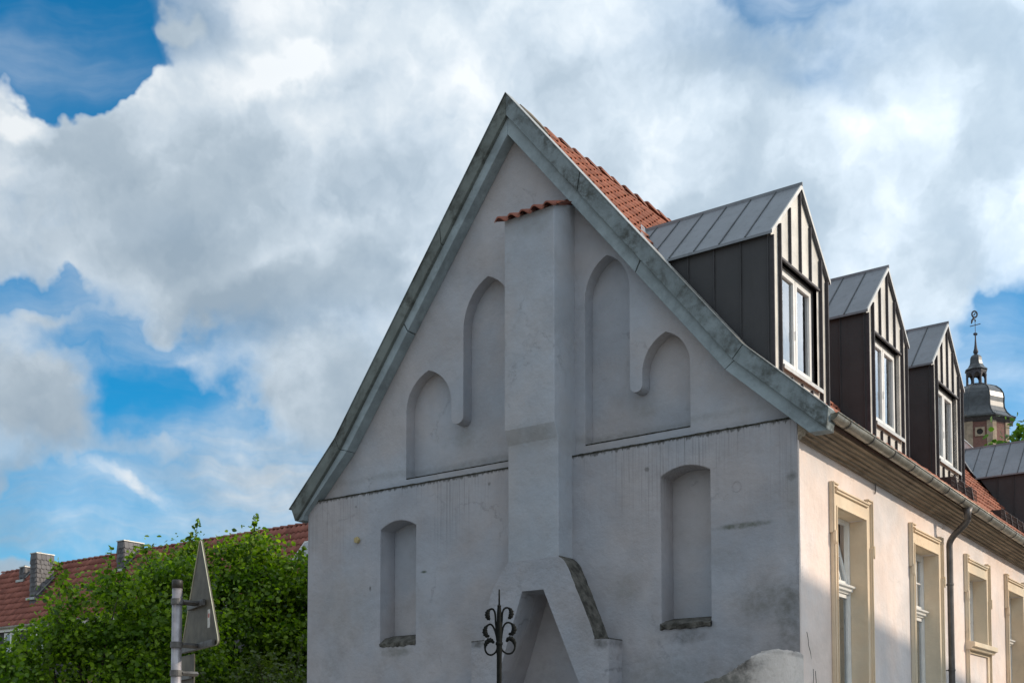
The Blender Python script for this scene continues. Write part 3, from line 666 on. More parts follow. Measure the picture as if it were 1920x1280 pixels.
    ey = a-fo-.055; er = b+fo+.055; ez = zt-.36
    link('moulding', mould(ey, ey+.055, ez, zt+.30, True), m_tan, arch, bevel=.006)
    link('moulding', mould(er-.055, er, ez, zt+.30, True), m_tan, arch, bevel=.006)
    low = z0-.1 if zb else 1.2
    link('moulding', mould(ey+.03, ey+.085, 1.2, ez, True), m_tan, arch, bevel=.006)
    link('moulding', mould(er-.085, er-.03, 1.2, ez, True), m_tan, arch, bevel=.006)
    link('moulding', mould(ey+.055, ey+.20, zt+.245, zt+.30, False), m_tan, arch, bevel=.004)
    link('moulding', mould(er-.20, er-.055, zt+.245, zt+.30, False), m_tan, arch, bevel=.004)
    link('moulding', mould(ey+.16, er-.16, zt+.185, zt+.24, False), m_tan, arch, bevel=.004)
    for yy in (ey+.012, er-.06):
        link('drop_ornament', MB().prism([(yy, ez+.03), (yy+.045, ez+.03), (yy+.045, ez-.10), (yy+.0225, ez-.15), (yy, ez-.10)], .04, .085, 'yz'), m_tan, arch, bevel=.008)
    # quarter bead round the opening
    link('bead', MB().box(t1, t1+.014, a-.022, a-.004, z0, zt+.022).box(t1, t1+.014, b+.004, b+.022, z0, zt+.022).box(t1, t1+.014, a-.004, b+.004, zt+.004, zt+.022), m_tan, arch)
    if zb:
        link('window_sill', MB().prism([(.0, z0-.15), (.10, z0-.15), (.12, z0-.11), (.16, z0-.10), (.16, z0-.02), (.0, z0+.005)], a-fo-.04, b+fo+.04, 'xz'), m_tan, house, bevel=.006)
        link('apron_panel', filled([(a-fo, 1.2), (a-fo, z0-.16), (b+fo, z0-.16), (b+fo, 1.2)], [[(a-.03, 1.35), (a-.03, z0-.2), (b+.03, z0-.2), (b+.03, 1.35)]], .001, .03, 'yz'), m_tan, house)
for i, w in enumerate(wins): window(*w, i)

# ---- roof decks and tiles
SR = [(-4.29, 10.89), (-.70, 6.50), (.37, 5.585)]; SL = [(-4.29, 10.97), (-7.64, 6.5), (-8.62, 5.56)]
def deck(S):
    th = .09; mb = MB()
    mb.prism([S[0], S[1], S[2], (S[2][0], S[2][1]-th), (S[1][0], S[1][1]-th-.03), (S[0][0], S[0][1]-th-.05)], .095, HL, 'xz'); return mb
roof = link('roof', deck(SR), m_deck, house)
roofl = link('roof', deck(SL), m_tile, house)
TW, TL = .208, .315
tile_me = pantile(TW, .37, .047, .040, .020).mesh('roof_tile'); tile_me.materials.append(m_tile); tile_me.shade_smooth()
tv = np.array([v.co for v in tile_me.vertices]); tf = [tuple(p.vertices) for p in tile_me.polygons]
def slope_frames(S, y0, y1, down_to=.05):
    out = []
    segs = list(zip(S[:-1], S[1:])); 
    for (a, b) in segs:
        d = np.array([a[0]-b[0], 0, a[1]-b[1]]); Ls = np.linalg.norm(d); d /= Ls                    # up the slope
        e = np.array([0, 1., 0]); nn = np.cross(e, d); 
        nr = int(math.ceil(Ls/TL)); 
        for r in range(nr):
            org = np.array([b[0], 0, b[1]]) + d*(r*Ls/nr) - d*(.04)
            for c in range(int((y1-y0)/TW)): out.append((org+e*(y0+c*TW), e, d, nn, r))
    return out
frames = slope_frames(SR, .06, HL-.1)
camv = np.array(cam.location)
def vis_rank(fr):
    o = fr[0]; y = o[1]; x = o[0]
    if y < 5.6 and x < -2.0 - max(0, (y-1.2))*.35 + .5: return np.linalg.norm(o-camv)
    if 8.9 < y < 16.3 and x > -4.4: return np.linalg.norm(o-camv)+4
    if y < .12: return np.linalg.norm(o-camv)-3
    return 1e6+np.linalg.norm(o-camv)
frames.sort(key=vis_rank)
rest = []
for k, (o, e, d, nn, r) in enumerate(frames):
    j = RNG.normal(0, 1, 4)
    o = o+nn*(.003*j[0])+e*(.004*j[1])
    rot = np.array([e, d+nn*(.010*j[2]), nn])
    if k < 300:
        ob = link('roof_tile', tile_me, None, roof)
        ob.matrix_local = Matrix(((*rot[:, 0], o[0]), (*rot[:, 1], o[1]), (*rot[:, 2], o[2]), (0, 0, 0, 1))) if False else Matrix(((e[0], rot[1][0], nn[0], o[0]), (e[1], rot[1][1], nn[1], o[1]), (e[2], rot[1][2], nn[2], o[2]), (0, 0, 0, 1)))
    else: rest.append(tv@rot+o)
def bulk_mesh(name, blocks, faces):
    n = len(blocks[0]); V = np.concatenate(blocks); F = np.array(faces)
    FF = (F[None]+(np.arange(len(blocks))*n)[:, None, None]).reshape(-1, F.shape[1])
    me = bpy.data.meshes.new(name); me.vertices.add(len(V)); me.vertices.foreach_set('co', V.astype(np.float32).ravel())
    me.loops.add(FF.size); me.loops.foreach_set('vertex_index', FF.astype(np.int32).ravel())
    me.polygons.add(len(FF)); me.polygons.foreach_set('loop_start', (np.arange(len(FF))*F.shape[1]).astype(np.int32)); me.polygons.foreach_set('loop_total', np.full(len(FF), F.shape[1], np.int32))
    me.update(); me.validate(); return me
o = link('roof_tiles_beyond', bulk_mesh('roof_tiles_beyond', rest, tf), m_tile, roof, True, kind='stuff')
# ridge tiles
rid = MB(); n = 8
A = np.linspace(-.2, math.pi+.2, n+1)
vs = [(.095*math.cos(a), 0, .075*math.sin(a)+.02) for a in A]+[(.07*math.cos(a), .42, .052*math.sin(a)) for a in A]+[(.072*math.cos(a), 0, .052*math.sin(a)+.02) for a in A]
fs = [(i, i+1, n+2+i, n+1+i) for i in range(n)]+[(2*n+2+i, 2*n+3+i, i+1, i) for i in range(n)]
rme = rid.add(vs, fs).mesh('ridge_tile'); rme.materials.append(m_ridge); rme.shade_smooth()
y = .42
while y < HL-.4:
    ob = link('ridge_tile', rme, None, roof); ob.location = (-4.29+random.gauss(0, .006), y, 10.885+.018*min(y, 9)+random.gauss(0, .006)); ob.rotation_euler = (random.gauss(0, .012), 0, random.gauss(0, .015)); y += .385
# snow guards
def snow_guard(y0, y1):
    x0, z0 = .14, 5.90; H = .21
    gd = MB()
    for z in (.05, .12, H): gd.tube([(x0, y0, z0+z), (x0, y1, z0+z)], .006, 5)
    yy = y0
    while yy <= y1+.001: gd.tube([(x0, yy, z0+.02), (x0, yy, z0+H)], .004, 4); yy += .055
    sg = link('snow_guard', gd, m_guard, house)
    k = y0+.25
    while k < y1: link('guard_post', MB().prism([(x0+.005, z0+H+.02), (x0-.03, z0+H+.02), (x0-.26, z0+.24), (x0-.26, z0+.19), (x0+.04, z0-.06), (x0+.04, z0-.02)], k-.012, k+.012, 'xz'), m_guard, sg); k += .48
snow_guard(8.95-2.9, 7.6); snow_guard(9.3, 11.6)

# ---- dormers
def dormer(yc, zo, first=False):
    W = .965; xf = -.40; ze = 8.13; za = 9.07; zb = 5.95
    at_z = lambda z: -.70-(z-6.58)*(3.59/4.39)
    D = []                                               # (name, mb, mat, bevel)
    xr, xe = at_z(za)-.02, at_z(ze)-.02
    cheek = [(xf+.0, zb), (xf, ze), (xe, ze), (-1.0, 6.6)]
    body = MB().prism(cheek, -W+.03, -W+.06, 'xz')
    D.append(('cheek', MB().prism(cheek, W-.06, W-.03, 'xz'), m_cheek, 0))
    # front wall with the window opening
    oy0, oy1, oz0, oz1 = -.60, .60, 6.50, 7.86
    fr = filled([(-W+.06, zb), (W-.06, zb), (W-.06, ze), (0, za-.07), (-W+.06, ze)], [[(oy0, oz0), (oy1, oz0), (oy1, oz1), (oy0, oz1)]], xf-.05, xf, 'yz')
    D.append(('front_panel', fr, m_front, 0))
    rvl = MB().box(xf-.13, xf-.001, oy0-.012, oy0, oz0, oz1).box(xf-.13, xf-.001, oy1, oy1+.012, oz0, oz1).box(xf-.13, xf-.001, oy0, oy1, oz1, oz1+.012)
    D.append(('window_reveal', rvl, m_cheek, 0))
    # standing seams of the front
    for k, yy in enumerate((-W+.04, -.69, -.345, 0, .345, .69, W-.045)):
        top = za-.10-(abs(yy)/W)*(za-ze)
        if abs(yy) < .6:
            D.append(('standing_seam', MB().box(xf, xf+.037, yy-.008, yy+.008, oz1+.03, top), m_seam, 0))
            D.append(('standing_seam', MB().box(xf, xf+.037, yy-.008, yy+.008, zb, oz0-.09), m_seam, 0))
        else: D.append(('standing_seam', MB().box(xf, xf+.046, yy-.010, yy+.010, zb, top), m_seam, 0))
    D.append(('window_head', MB().box(xf+.001, xf+.03, oy0-.05, oy1+.05, oz1-.002, oz1+.028), m_seam, 0))
    D.append(('window_sill', MB().prism([(xf-.10, oz0+.03), (xf+.06, oz0-.005), (xf+.06, oz0-.06), (xf+.045, oz0-.06), (xf+.04, oz0-.03), (xf-.10, oz0-.0)], oy0-.06, oy1+.06, 'xz'), m_trim, .003))
    # window
    xw = xf-.075; f = .055
    D.append(('window_frame', MB().box(xw-.06, xw, oy0+.001, oy0+f, oz0+.03, oz1).box(xw-.06, xw, oy1-f, oy1-.001, oz0+.03, oz1).box(xw-.06, xw, oy0+f, oy1-f, oz1-f, oz1-.001).box(xw-.06, xw, oy0+f, oy1-f, oz0+.031, oz0+.03+f), m_white, .005))
    for s0, s1 in ((oy0+f, -.006), (.006, oy1-f)):
        z0, z1 = oz0+.03+f, oz1-f; sw = .06
        D.append(('sash', MB().box(xw-.05, xw+.015, s0+.002, s0+sw, z0, z1).box(xw-.05, xw+.015, s1-sw, s1-.002, z0, z1).box(xw-.05, xw+.015, s0+sw, s1-sw, z0, z0+sw).box(xw-.05, xw+.015, s0+sw, s1-sw, z1-sw, z1), m_white, .006))
        D.append(('pane', MB().box(xw-.025, xw-.018, s0+sw, s1-sw, z0+sw, z1-sw), m_glass, 0))
    D.append(('window_handle', MB().box(xw+.015, xw+.03, -.035, -.02, 7.0, 7.12), m_white, 0))
    cur = MB(); n = 40; P = [(xw-.16+.025*math.sin(i*1.3)+.01*math.sin(i*.37), oy0+.03+(oy1-oy0-.06)*i/n) for i in range(n+1)]
    for i in range(n):
        if .36 < i/n < .62: continue
        (a0, b0), (a1, b1) = P[i], P[i+1]; cur.add([(a0, b0, oz0), (a1, b1, oz0), (a1, b1, oz1), (a0, b0, oz1)], [(0, 1, 2, 3)])
    D.append(('curtain', cur, m_curtain, 0))
    D.append(('interior', MB().box(xw-.95, xw-.94, -W+.07, W-.07, 6.9, 8.08), m_dark, 0))
    # roof slabs
    for s in (-1, 1):
        ov = .035; th = .035; y1 = s*(W+ov); z1 = ze-ov*(za-ze)/W; xo = xf+.05
        sl = MB().add([(xo, 0, za), (xr, 0, za), (xe-.05, y1, z1), (xo, y1, z1), (xo, 0, za-th), (xr, 0, za-th), (xe-.05, y1, z1-th), (xo, y1, z1-th)],
                      [(0, 1, 2, 3), (4, 7, 6, 5), (0, 3, 7, 4), (1, 5, 6, 2), (2, 6, 7, 3)])
        D.append(('roof_slab', sl, m_zinc, 0))
        L = math.hypot(W+ov, za-z1); ny, nz = s*(za-z1)/L, (W+ov)/L
        for i in range(1, 8):
            t = i*.36; xs = xo-t
            # seam runs from ridge to eave; stops at the main roof
            tt = 1.0 if xs > xe-.05 else max(0., (xr-xs)/(xr-(xe-.05)))
            if xs < xr+.05: continue
            e = .016
            def p(tv_, h, dx): return (xs+dx, y1*tv_+ny*h, za+(z1-za)*tv_+nz*h)
            D.append(('roof_seam', MB().add([p(0, 0, -e/2), p(0, 0, e/2), p(tt, 0, e/2), p(tt, 0, -e/2), p(0, .012, -e/2), p(0, .012, e/2), p(tt, .012, e/2), p(tt, .012, -e/2)],
                      [(4, 5, 6, 7), (0, 1, 5, 4), (1, 2, 6, 5), (2, 3, 7, 6), (3, 0, 4, 7)]), m_zseam, 0))
        # bright verge trim at the front edge
        D.append(('verge_trim', MB().add([(xo+.002, 0, za+.012), (xo+.002, y1, z1+.012), (xo+.002, y1, z1-.045), (xo+.002, 0, za-.055), (xo-.02, 0, za+.012), (xo-.02, y1, z1+.012)], [(0, 1, 2, 3), (0, 4, 5, 1)]), m_trim, 0))
        # flashing where the slab runs into the tiles
        sl_ = 4.40/3.59
        D.append(('roof_flashing', MB().add([(xr+.06, 0, za+.02), (xr-.02, s*-.0, za+.13), (xe-.12, y1*1.18, z1+.16), (xe-.02, y1*1.0, z1+.006)], [(0, 1, 2, 3)]), m_zinc, 0))
    D.append(('ridge_seam', MB().box(xr, xf+.06, -.012, .012, za-.01, za+.035), m_zinc, 0))
    # cheek seams
    for s in (-1, 1):
        for xs in (-.43, -.80, -1.17, -1.54):
            zb_ = max(6.1, 6.58+(-.70-xs)*4.39/3.59-.05) if xs < -.7 else 6.1
            D.append(('cheek_seam', MB().box(xs-.007, xs+.007, s*(W-.03)-.02*(s < 0), s*(W-.03)+.02*(s > 0), zb_, ze-.02), m_cheek, 0))
    do = link('dormer', body, m_cheek, house, loc=(0, yc, zo))
    for nm, mb, mt, bv in D: link(nm, mb, mt, do, bevel=bv)
    return do
def copy_part(o, parent, loc):
    c = o.copy(); COL.objects.link(c); c.parent = parent; c.location = loc
    for ch in list(o.children):
        k = ch.copy(); COL.objects.link(k); k.parent = c
    return c
d1 = dormer(1.075, 0)
d1['label'] = 'nearest zinc dormer, beside the gable'
for yc, zo, lb in ((4.58, .09, 'second zinc dormer from the gable'), (7.86, .19, 'third zinc dormer from the gable'), (17.2, .2, 'farthest zinc dormer, cut by the picture edge')):
    c = copy_part(d1, house, (0, yc, zo)); c['label'] = lb

# ================================================================== boundary wall at the corner
prof = [(-3.6, 1.2), (-1.6, 1.98), (-1.0, 2.31), (-.8, 2.42), (-.55, 2.5), (-.4, 2.58), (-.26, 2.665), (-.12, 2.745), (-.02, 2.78), (.10, 2.79)]
rr = random.Random(21); P = cat(prof, 6); P = [(x, z+rr.uniform(-1, 1)*.011) for x, z in P]
path = []                                       # (outer x, outer y, inner x, inner y, top)
for x, z in P:
    if x < -.2: path.append((x, -1.0+rr.uniform(-1, 1)*.006, x, -.68, z))
zt0 = path[-1][4]
for i in range(10):
    a = math.pi/2*i/9; path.append((-.2+.265*math.sin(a), -.735-.265*math.cos(a), -.22, -.70+.02*i/9, zt0+(2.785-zt0)*math.sin(math.pi/2*i/9)+rr.uniform(-1, 1)*.004))
for i in range(1, 13):
    t = i/12; path.append((.065-.045*t+rr.uniform(-1, 1)*.003, -.735+.73*t, -.22, -.68+.675*t, 2.785+.012*t+rr.uniform(-1, 1)*.007))
mb = MB(); k = 5
for (x, y, xi, yi, z) in path:
    ox, oy = (xi-x), (yi-y); L_ = math.hypot(ox, oy); ox /= L_; oy /= L_
    mb.v += [(x, y, 0.), (x, y, z-.035), (x+ox*.03, y+oy*.03, z), (xi, yi, z-.01), (xi+ox*.02, yi+oy*.02, 0.)]
mb.f += [(i*k+j, (i+1)*k+j, (i+1)*k+j+1, i*k+j+1) for i in range(len(path)-1) for j in range(k-1)]
bw = thing('boundary_wall', '', 'wall')
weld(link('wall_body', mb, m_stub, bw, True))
tag(bw, 'crumbling grimy plastered wall with sloping top at the house corner', 'wall')

# ================================================================== road sign
PX, PY = -.338, -8.889
sg = thing('road_sign', 'triangular road sign seen from behind on a grey metal post', 'road sign', (PX, PY, 0))
T = Vector((.922, -.388, 0)); Nn = Vector((-.388, -.922, 0)); CEN = Vector((-.33-PX, -8.72-PY, 0))
ps = link('post', MB().lathe([(.030, 0), (.030, 2.605)], 20), m_post, sg, True)
link('post_cap', MB().lathe([(.0325, 2.585), (.0325, 2.628), (.028, 2.636)], 20), m_black, ps, True)
tri = []
zb_, h, hw = 2.228, .70, .405
Vt = [(-hw, zb_), (hw, zb_), (0, zb_+h)]
for i, (s, z) in enumerate(Vt):                       # rounded corners
    a = np.array(Vt[i-1])-np.array((s, z)); b = np.array(Vt[(i+1) % 3])-np.array((s, z)); a /= np.linalg.norm(a); b /= np.linalg.norm(b)
    p0 = np.array((s, z))+a*.062; p2 = np.array((s, z))+b*.062; p1 = np.array((s, z))
    for t in np.linspace(0, 1, 7): tri.append(tuple((1-t)**2*p0+2*t*(1-t)*p1+t*t*p2))
def plate(poly, d0, d1):
    mb = MB(); n = len(poly)
    vs = [CEN+T*s+Nn*d0+Vector((0, 0, z)) for s, z in poly]+[CEN+T*s+Nn*d1+Vector((0, 0, z)) for s, z in poly]
    return mb.add(vs, [tuple(range(n)), tuple(range(n, 2*n))[::-1]]+[(i, n+i, n+(i+1) % n, (i+1) % n) for i in range(n)])
sp = link('sign_plate', plate(tri, -.004, .004), m_signback, sg)
def inset(poly, k):
    c = np.mean(poly, 0); return [tuple(c+(np.array(p)-c)*k) for p in poly]
rim = MB(); n = len(tri); o_, i_ = tri, inset(tri, .985)
vs = [CEN+T*s+Nn*d+Vector((0, 0, z)) for d, pl_ in ((.0045, o_), (.0045, i_), (.009, o_), (.009, inset(tri, .993))) for s, z in pl_]
rim.add(vs, [(i, (i+1) % n, 2*n+(i+1) % n, 2*n+i) for i in range(n)]+[(2*n+i, 2*n+(i+1) % n, 3*n+(i+1) % n, 3*n+i) for i in range(n)]+[(3*n+i, 3*n+(i+1) % n, n+(i+1) % n, n+i) for i in range(n)])
link('rim', rim, m_signedge, sp)
pl2 = [(-.52, 1.75), (-.12, 1.75), (-.11, 1.76), (-.11, 2.20), (-.12, 2.212), (-.52, 2.212)]
link('lower_plate', plate(pl2, -.003, .003), m_signback, sg)
for z, s0, s1, nm in ((2.505, -.20, .13, 'bracket'), (2.245, -.36, .33, 'bracket'), (2.075, -.50, -.13, 'bracket')):
    mbk = plate([(s0, z-.018), (s1, z-.018), (s1, z+.018), (s0, z+.018)], .0095, .028)
    pc = Vector((0, 0, z)); a = CEN+T*((s0+s1)/2*.5)+Nn*.02+Vector((0, 0, z))
    mbk.lathe([(.031, z-.018), (.037, z-.017), (.037, z+.017), (.031, z+.018)], 18)
    e = T*.016
    for q in (-1, 1):
        c0 = Vector((0, 0, z))+T*.0 - Nn*.03
        mbk.tube([c0+e*q, CEN+Nn*.024+T*(.02+.02*q)+Vector((0, 0, z))], .014, 4)
    link('bracket', mbk, m_bracket, sg)
st = link('sticker', plate([(.165, 2.345), (.215, 2.345), (.215, 2.455), (.165, 2.455)], .0045, .0055), m_paper, sg)
link('sticker_print', plate([(.175, 2.405), (.205, 2.405), (.205, 2.43), (.175, 2.43)], .0057, .0062), m_redp, st)

# ================================================================== wrought-iron post
ir = thing('wrought_iron_post', 'black wrought-iron post with leafy scrolls in front of the buttress', 'iron post', (.336, -6.548, 0))
link('shaft', MB().lathe([(.05, 0), (.05, .12), (.0185, .14), (.0185, 2.30), (.021, 2.33), (.021, 2.5), (.017, 2.62), (.0135, 2.66), (.0145, 2.665), (.0145, 2.672)], 10), m_iron, ir, True)
link('spike', MB().lathe([(.007, 2.67), (.0055, 2.785), (.003, 2.79)], 8), m_iron, ir, True)
HD = Vector((.80983, .58666, 0)); kf = 8.5/2195/6.4
def iron_pt(x, y): 
    z = 2.786-(y-155)*kf
    v = HD*((x-495)*kf); return (v.x, v.y, z)
SC = {'tr': [(515, 640), (528, 520), (532, 440), (555, 385), (595, 372), (632, 400), (640, 450), (622, 488), (600, 494)],
      'tl': [(466, 680), (452, 560), (446, 450), (425, 395), (393, 388), (362, 415), (352, 460), (366, 500), (388, 508)],
      'mr': [(518, 780), (528, 680), (545, 600), (580, 556), (625, 555), (664, 590), (674, 640), (650, 684), (606, 690)],
      'ml': [(474, 800), (458, 700), (432, 620), (398, 575), (362, 580), (330, 620), (324, 670), (345, 710), (378, 712)],
      'lr': [(516, 850), (535, 890), (590, 926), (650, 915), (682, 860), (676, 790), (640, 748), (604, 750), (582, 786)],
      'll': [(476, 850), (455, 905), (405, 942), (355, 930), (326, 880), (334, 810), (370, 768), (405, 772), (432, 800)]}
for kk, pts in SC.items():
    P = cat([iron_pt(*p) for p in pts], 6); n = len(P)
    rad = [.0058 if i < n*.55 else .0058+.0085*math.sin(math.pi*min(1, (i-n*.55)/(n*.45)))**.8 for i in range(n)]; rad[-1] = .003
    sc = link('scroll', MB().tube(P, .0072, 7), m_iron, ir, True)
    i0 = int(n*.52); L2 = P[i0:]; mN = len(L2)
    rl = [.004+.0145*math.sin(math.pi*min(1, (q+.5)/mN))**.8*(1+.22*math.sin(q*1.9)) for q in range(mN)]
    link('leaf', MB().tube(L2, rl, 8), m_iron, sc, True)
link('collar', MB().lathe([(.02, 2.378), (.027, 2.385), (.027, 2.40), (.02, 2.408)], 10), m_iron, ir, True)

# ================================================================== red-tiled house beyond the trees
fh = thing('red_tiled_house', 'long house with red pantile roof and slate chimneys behind the trees', 'house', (-33, 16, 0))
FX0, FX1 = -11.6, 26.0                       # local X range; ridge local y=0
ridge_z, eave_z, ey_ = 9.75, 6.85, -2.25
def fl(mb): return mb
link('wall', MB().box(FX0+.3, FX1-.3, -2.05, 2.05, 4.6, 6.9), simple('slate_wall_cladding', (.055, .052, .055), .7, 0, .3, 4, .3), fh)
link('lower_wall', MB().box(FX0+.28, FX1-.28, -2.08, 2.08, 0, 4.6), m_brickh, fh)
fr_ = link('roof', MB().prism([(ey_, eave_z), (0, ridge_z), (2.38, eave_z), (2.23, eave_z-.1), (0, ridge_z-.16), (ey_+.15, eave_z-.1)], FX0, FX1, 'yz').shift(lambda x, y, z: (x, y, z-.02)), m_deck, fh)
blocks = []
d = np.array([0, -ey_, ridge_z-eave_z]); Ls = np.linalg.norm(d); d /= Ls; e = np.array([1., 0, 0]); nn = np.cross(e, d)
fme = pantile(.24, .4, .034, .035, .02); fv = np.array(fme.v); ff = fme.f
nr = int(Ls/.34)
for r in range(nr):
    for c in range(int((FX1-FX0)/.24)):
        j = RNG.normal(0, 1, 2)
        blocks.append(fv@np.array([e, d+nn*.008*j[0], nn])+np.array([FX0+c*.24, ey_, eave_z])+d*(r*Ls/nr-.05)+nn*(.02+.004*j[1]))
link('roof_tiles', bulk_mesh('far_roof_tiles', blocks, ff), m_tile_far, fr_, True, kind='stuff')
rme2 = rme.copy(); rme2.materials.clear(); rme2.materials.append(m_tile_far)
x = FX0
while x < FX1-.4:
    ob = link('ridge_tile', rme2, None, fr_); ob.rotation_euler = (0, 0, R_(-90)); ob.location = (x, 0, ridge_z+.02); x += .39
link('gutter', MB().tube([(FX0, ey_-.06, eave_z-.03), (FX1, ey_-.06, eave_z-.03)], .06, 8), m_gutter, fh, True)
link('fascia', MB().box(FX0, FX1, ey_+.02, ey_+.06, eave_z-.2, eave_z-.03), m_white, fh)
# shingled chimneys
sh_me = MB().add([(-.105, 0, .21), (.105, 0, .21), (.105, 0, -.02), (.07, 0, -.055), (0, 0, -.07), (-.07, 0, -.055), (-.105, 0, -.02),
                  (-.1, -.008, .21), (.1, -.008, .21), (.1, -.04, -.02), (.067, -.04, -.055), (0, -.04, -.07), (-.067, -.04, -.055), (-.1, -.04, -.02)],
                 [(7, 13, 12, 11, 10, 9, 8)]+[(i, (i+1) % 7, 7+(i+1) % 7, 7+i) for i in range(7)]).mesh('shingle'); sh_me.materials.append(m_slate)
def chimney(cx, cy, z0, z1, dx, dy):           # cx,cy: near corner (+X,-Y) in world
    cx += 33; cy -= 16
    ch = link('chimney', MB().box(cx-dx, cx, cy, cy+dy, z0-.6, z1), m_slated, fh)
    link('chimney_cap', MB().box(cx-dx-.03, cx+.03, cy-.03, cy+dy+.03, z1, z1+.035).tube([(cx-dx*.5, cy+dy*.35, z1+.03), (cx-dx*.5, cy+dy*.35, z1+.1)], .07, 8), m_flash, ch)
    z = z0-.45; row = 0
    while z < z1-.2:
        for face, ln in (('x', dy), ('y', dx)):
            t = .0+(.105 if row % 2 else 0)
            while t < ln+.05:
                tt = min(max(t, .1), ln-.1)
                ob = link('shingle', sh_me, None, ch)
                if face == 'y': ob.location = (cx-tt, cy-.001, z)
                else: ob.location = (cx+.001, cy+tt, z); ob.rotation_euler = (0, 0, R_(90))
                t += .212
        z += .19; row += 1
    link('chimney_flashing', MB().box(cx-dx-.12, cx+.05, cy-.12, cy-.025, z0-.12, z0-.02), m_flash, ch)
    a = np.array([cx+.03, cy, z0]); 
    link('chimney_flashing', MB().add([(cx+.03, cy, z0-.0), (cx+.03, cy+dy, z0+dy*1.074), (cx+.16, cy+dy, z0+dy*1.074), (cx+.16, cy, z0)], [(0, 1, 2, 3)]).shift(lambda x, y, z: (x, y-.03, z+.06)), m_flash, ch)
chimney(-39.48, 14.49, 8.13, 9.98, .45, .80); chimney(-34.61, 15.28, 8.98, 10.10, .45, .93); chimney(-42.0, 15.5, 9.22, 9.76, .40, .40)
# roof windows and windows
rw = link('roof_window', MB().box(-.36, .36, -.5, .5, 0, .07), m_trim, fh); rw.location = (-23.9+33, 14.95-16, 8.53); rw.rotation_euler = (R_(50.6), 0, 0)
link('pane', MB().box(-.29, .29, -.42, .42, .071, .075), m_glass, rw)
for wx in (-40.3, -38.4, -36.2, -34.3):
    x = wx+33; fz0, fz1 = 5.45, 6.62
    wf = link('window', MB().box(x-.48, x-.40, -2.12, -2.05, fz0, fz1).box(x+.40, x+.48, -2.12, -2.05, fz0, fz1).box(x-.4, x+.4, -2.12, -2.05, fz1-.08, fz1).box(x-.4, x+.4, -2.12, -2.05, fz0, fz0+.08).box(x-.04, x+.04, -2.115, -2.05, fz0+.08, fz1-.08), m_white, fh)
    link('pane', MB().box(x-.4, x+.4, -2.09, -2.08, fz0+.08, fz1-.08), m_glass, wf)

# ================================================================== trees
def leaf_block(n, centres, normals, size, rng, droop=.3):
    """leaf = folded 6-point blade -> 4 triangles"""
    base = np.array([(0, 0, 0), (-.42, .35, .06), (-.30, .80, .05), (0, 1.08, -.03), (.30, .80, .05), (.42, .35, .06)])
    up = normals*.6+rng.normal(0, .6, (n, 3)); up /= np.linalg.norm(up, axis=1)[:, None]
    d = rng.normal(0, 1, (n, 3)); d[:, 2] -= droop; d -= up*(d*up).sum(1)[:, None]; d /= np.linalg.norm(d, axis=1)[:, None]
    s = np.cross(d, up); sz = size*rng.uniform(.5, 1.3, n)
    V = centres[:, None]+(base[None, :, 0, None]*s[:, None]+base[None, :, 1, None]*d[:, None]+base[None, :, 2, None]*up[:, None])*sz[:, None, None]
    F = np.array([(0, 1, 2), (0, 2, 3), (0, 3, 4), (0, 4, 5)])
    return V.reshape(-1, 3), (F[None]+(np.arange(n)*6)[:, None, None]).reshape(-1, 3)
def tri_mesh(name, V, F):
    me = bpy.data.meshes.new(name); me.vertices.add(len(V)); me.vertices.foreach_set('co', V.astype(np.float32).ravel())
    me.loops.add(F.size); me.loops.foreach_set('vertex_index', F.astype(np.int32).ravel())
    me.polygons.add(len(F)); me.polygons.foreach_set('loop_start', (np.arange(len(F))*3).astype(np.int32)); me.polygons.foreach_set('loop_total', np.full(len(F), 3, np.int32))
    me.update(); return me
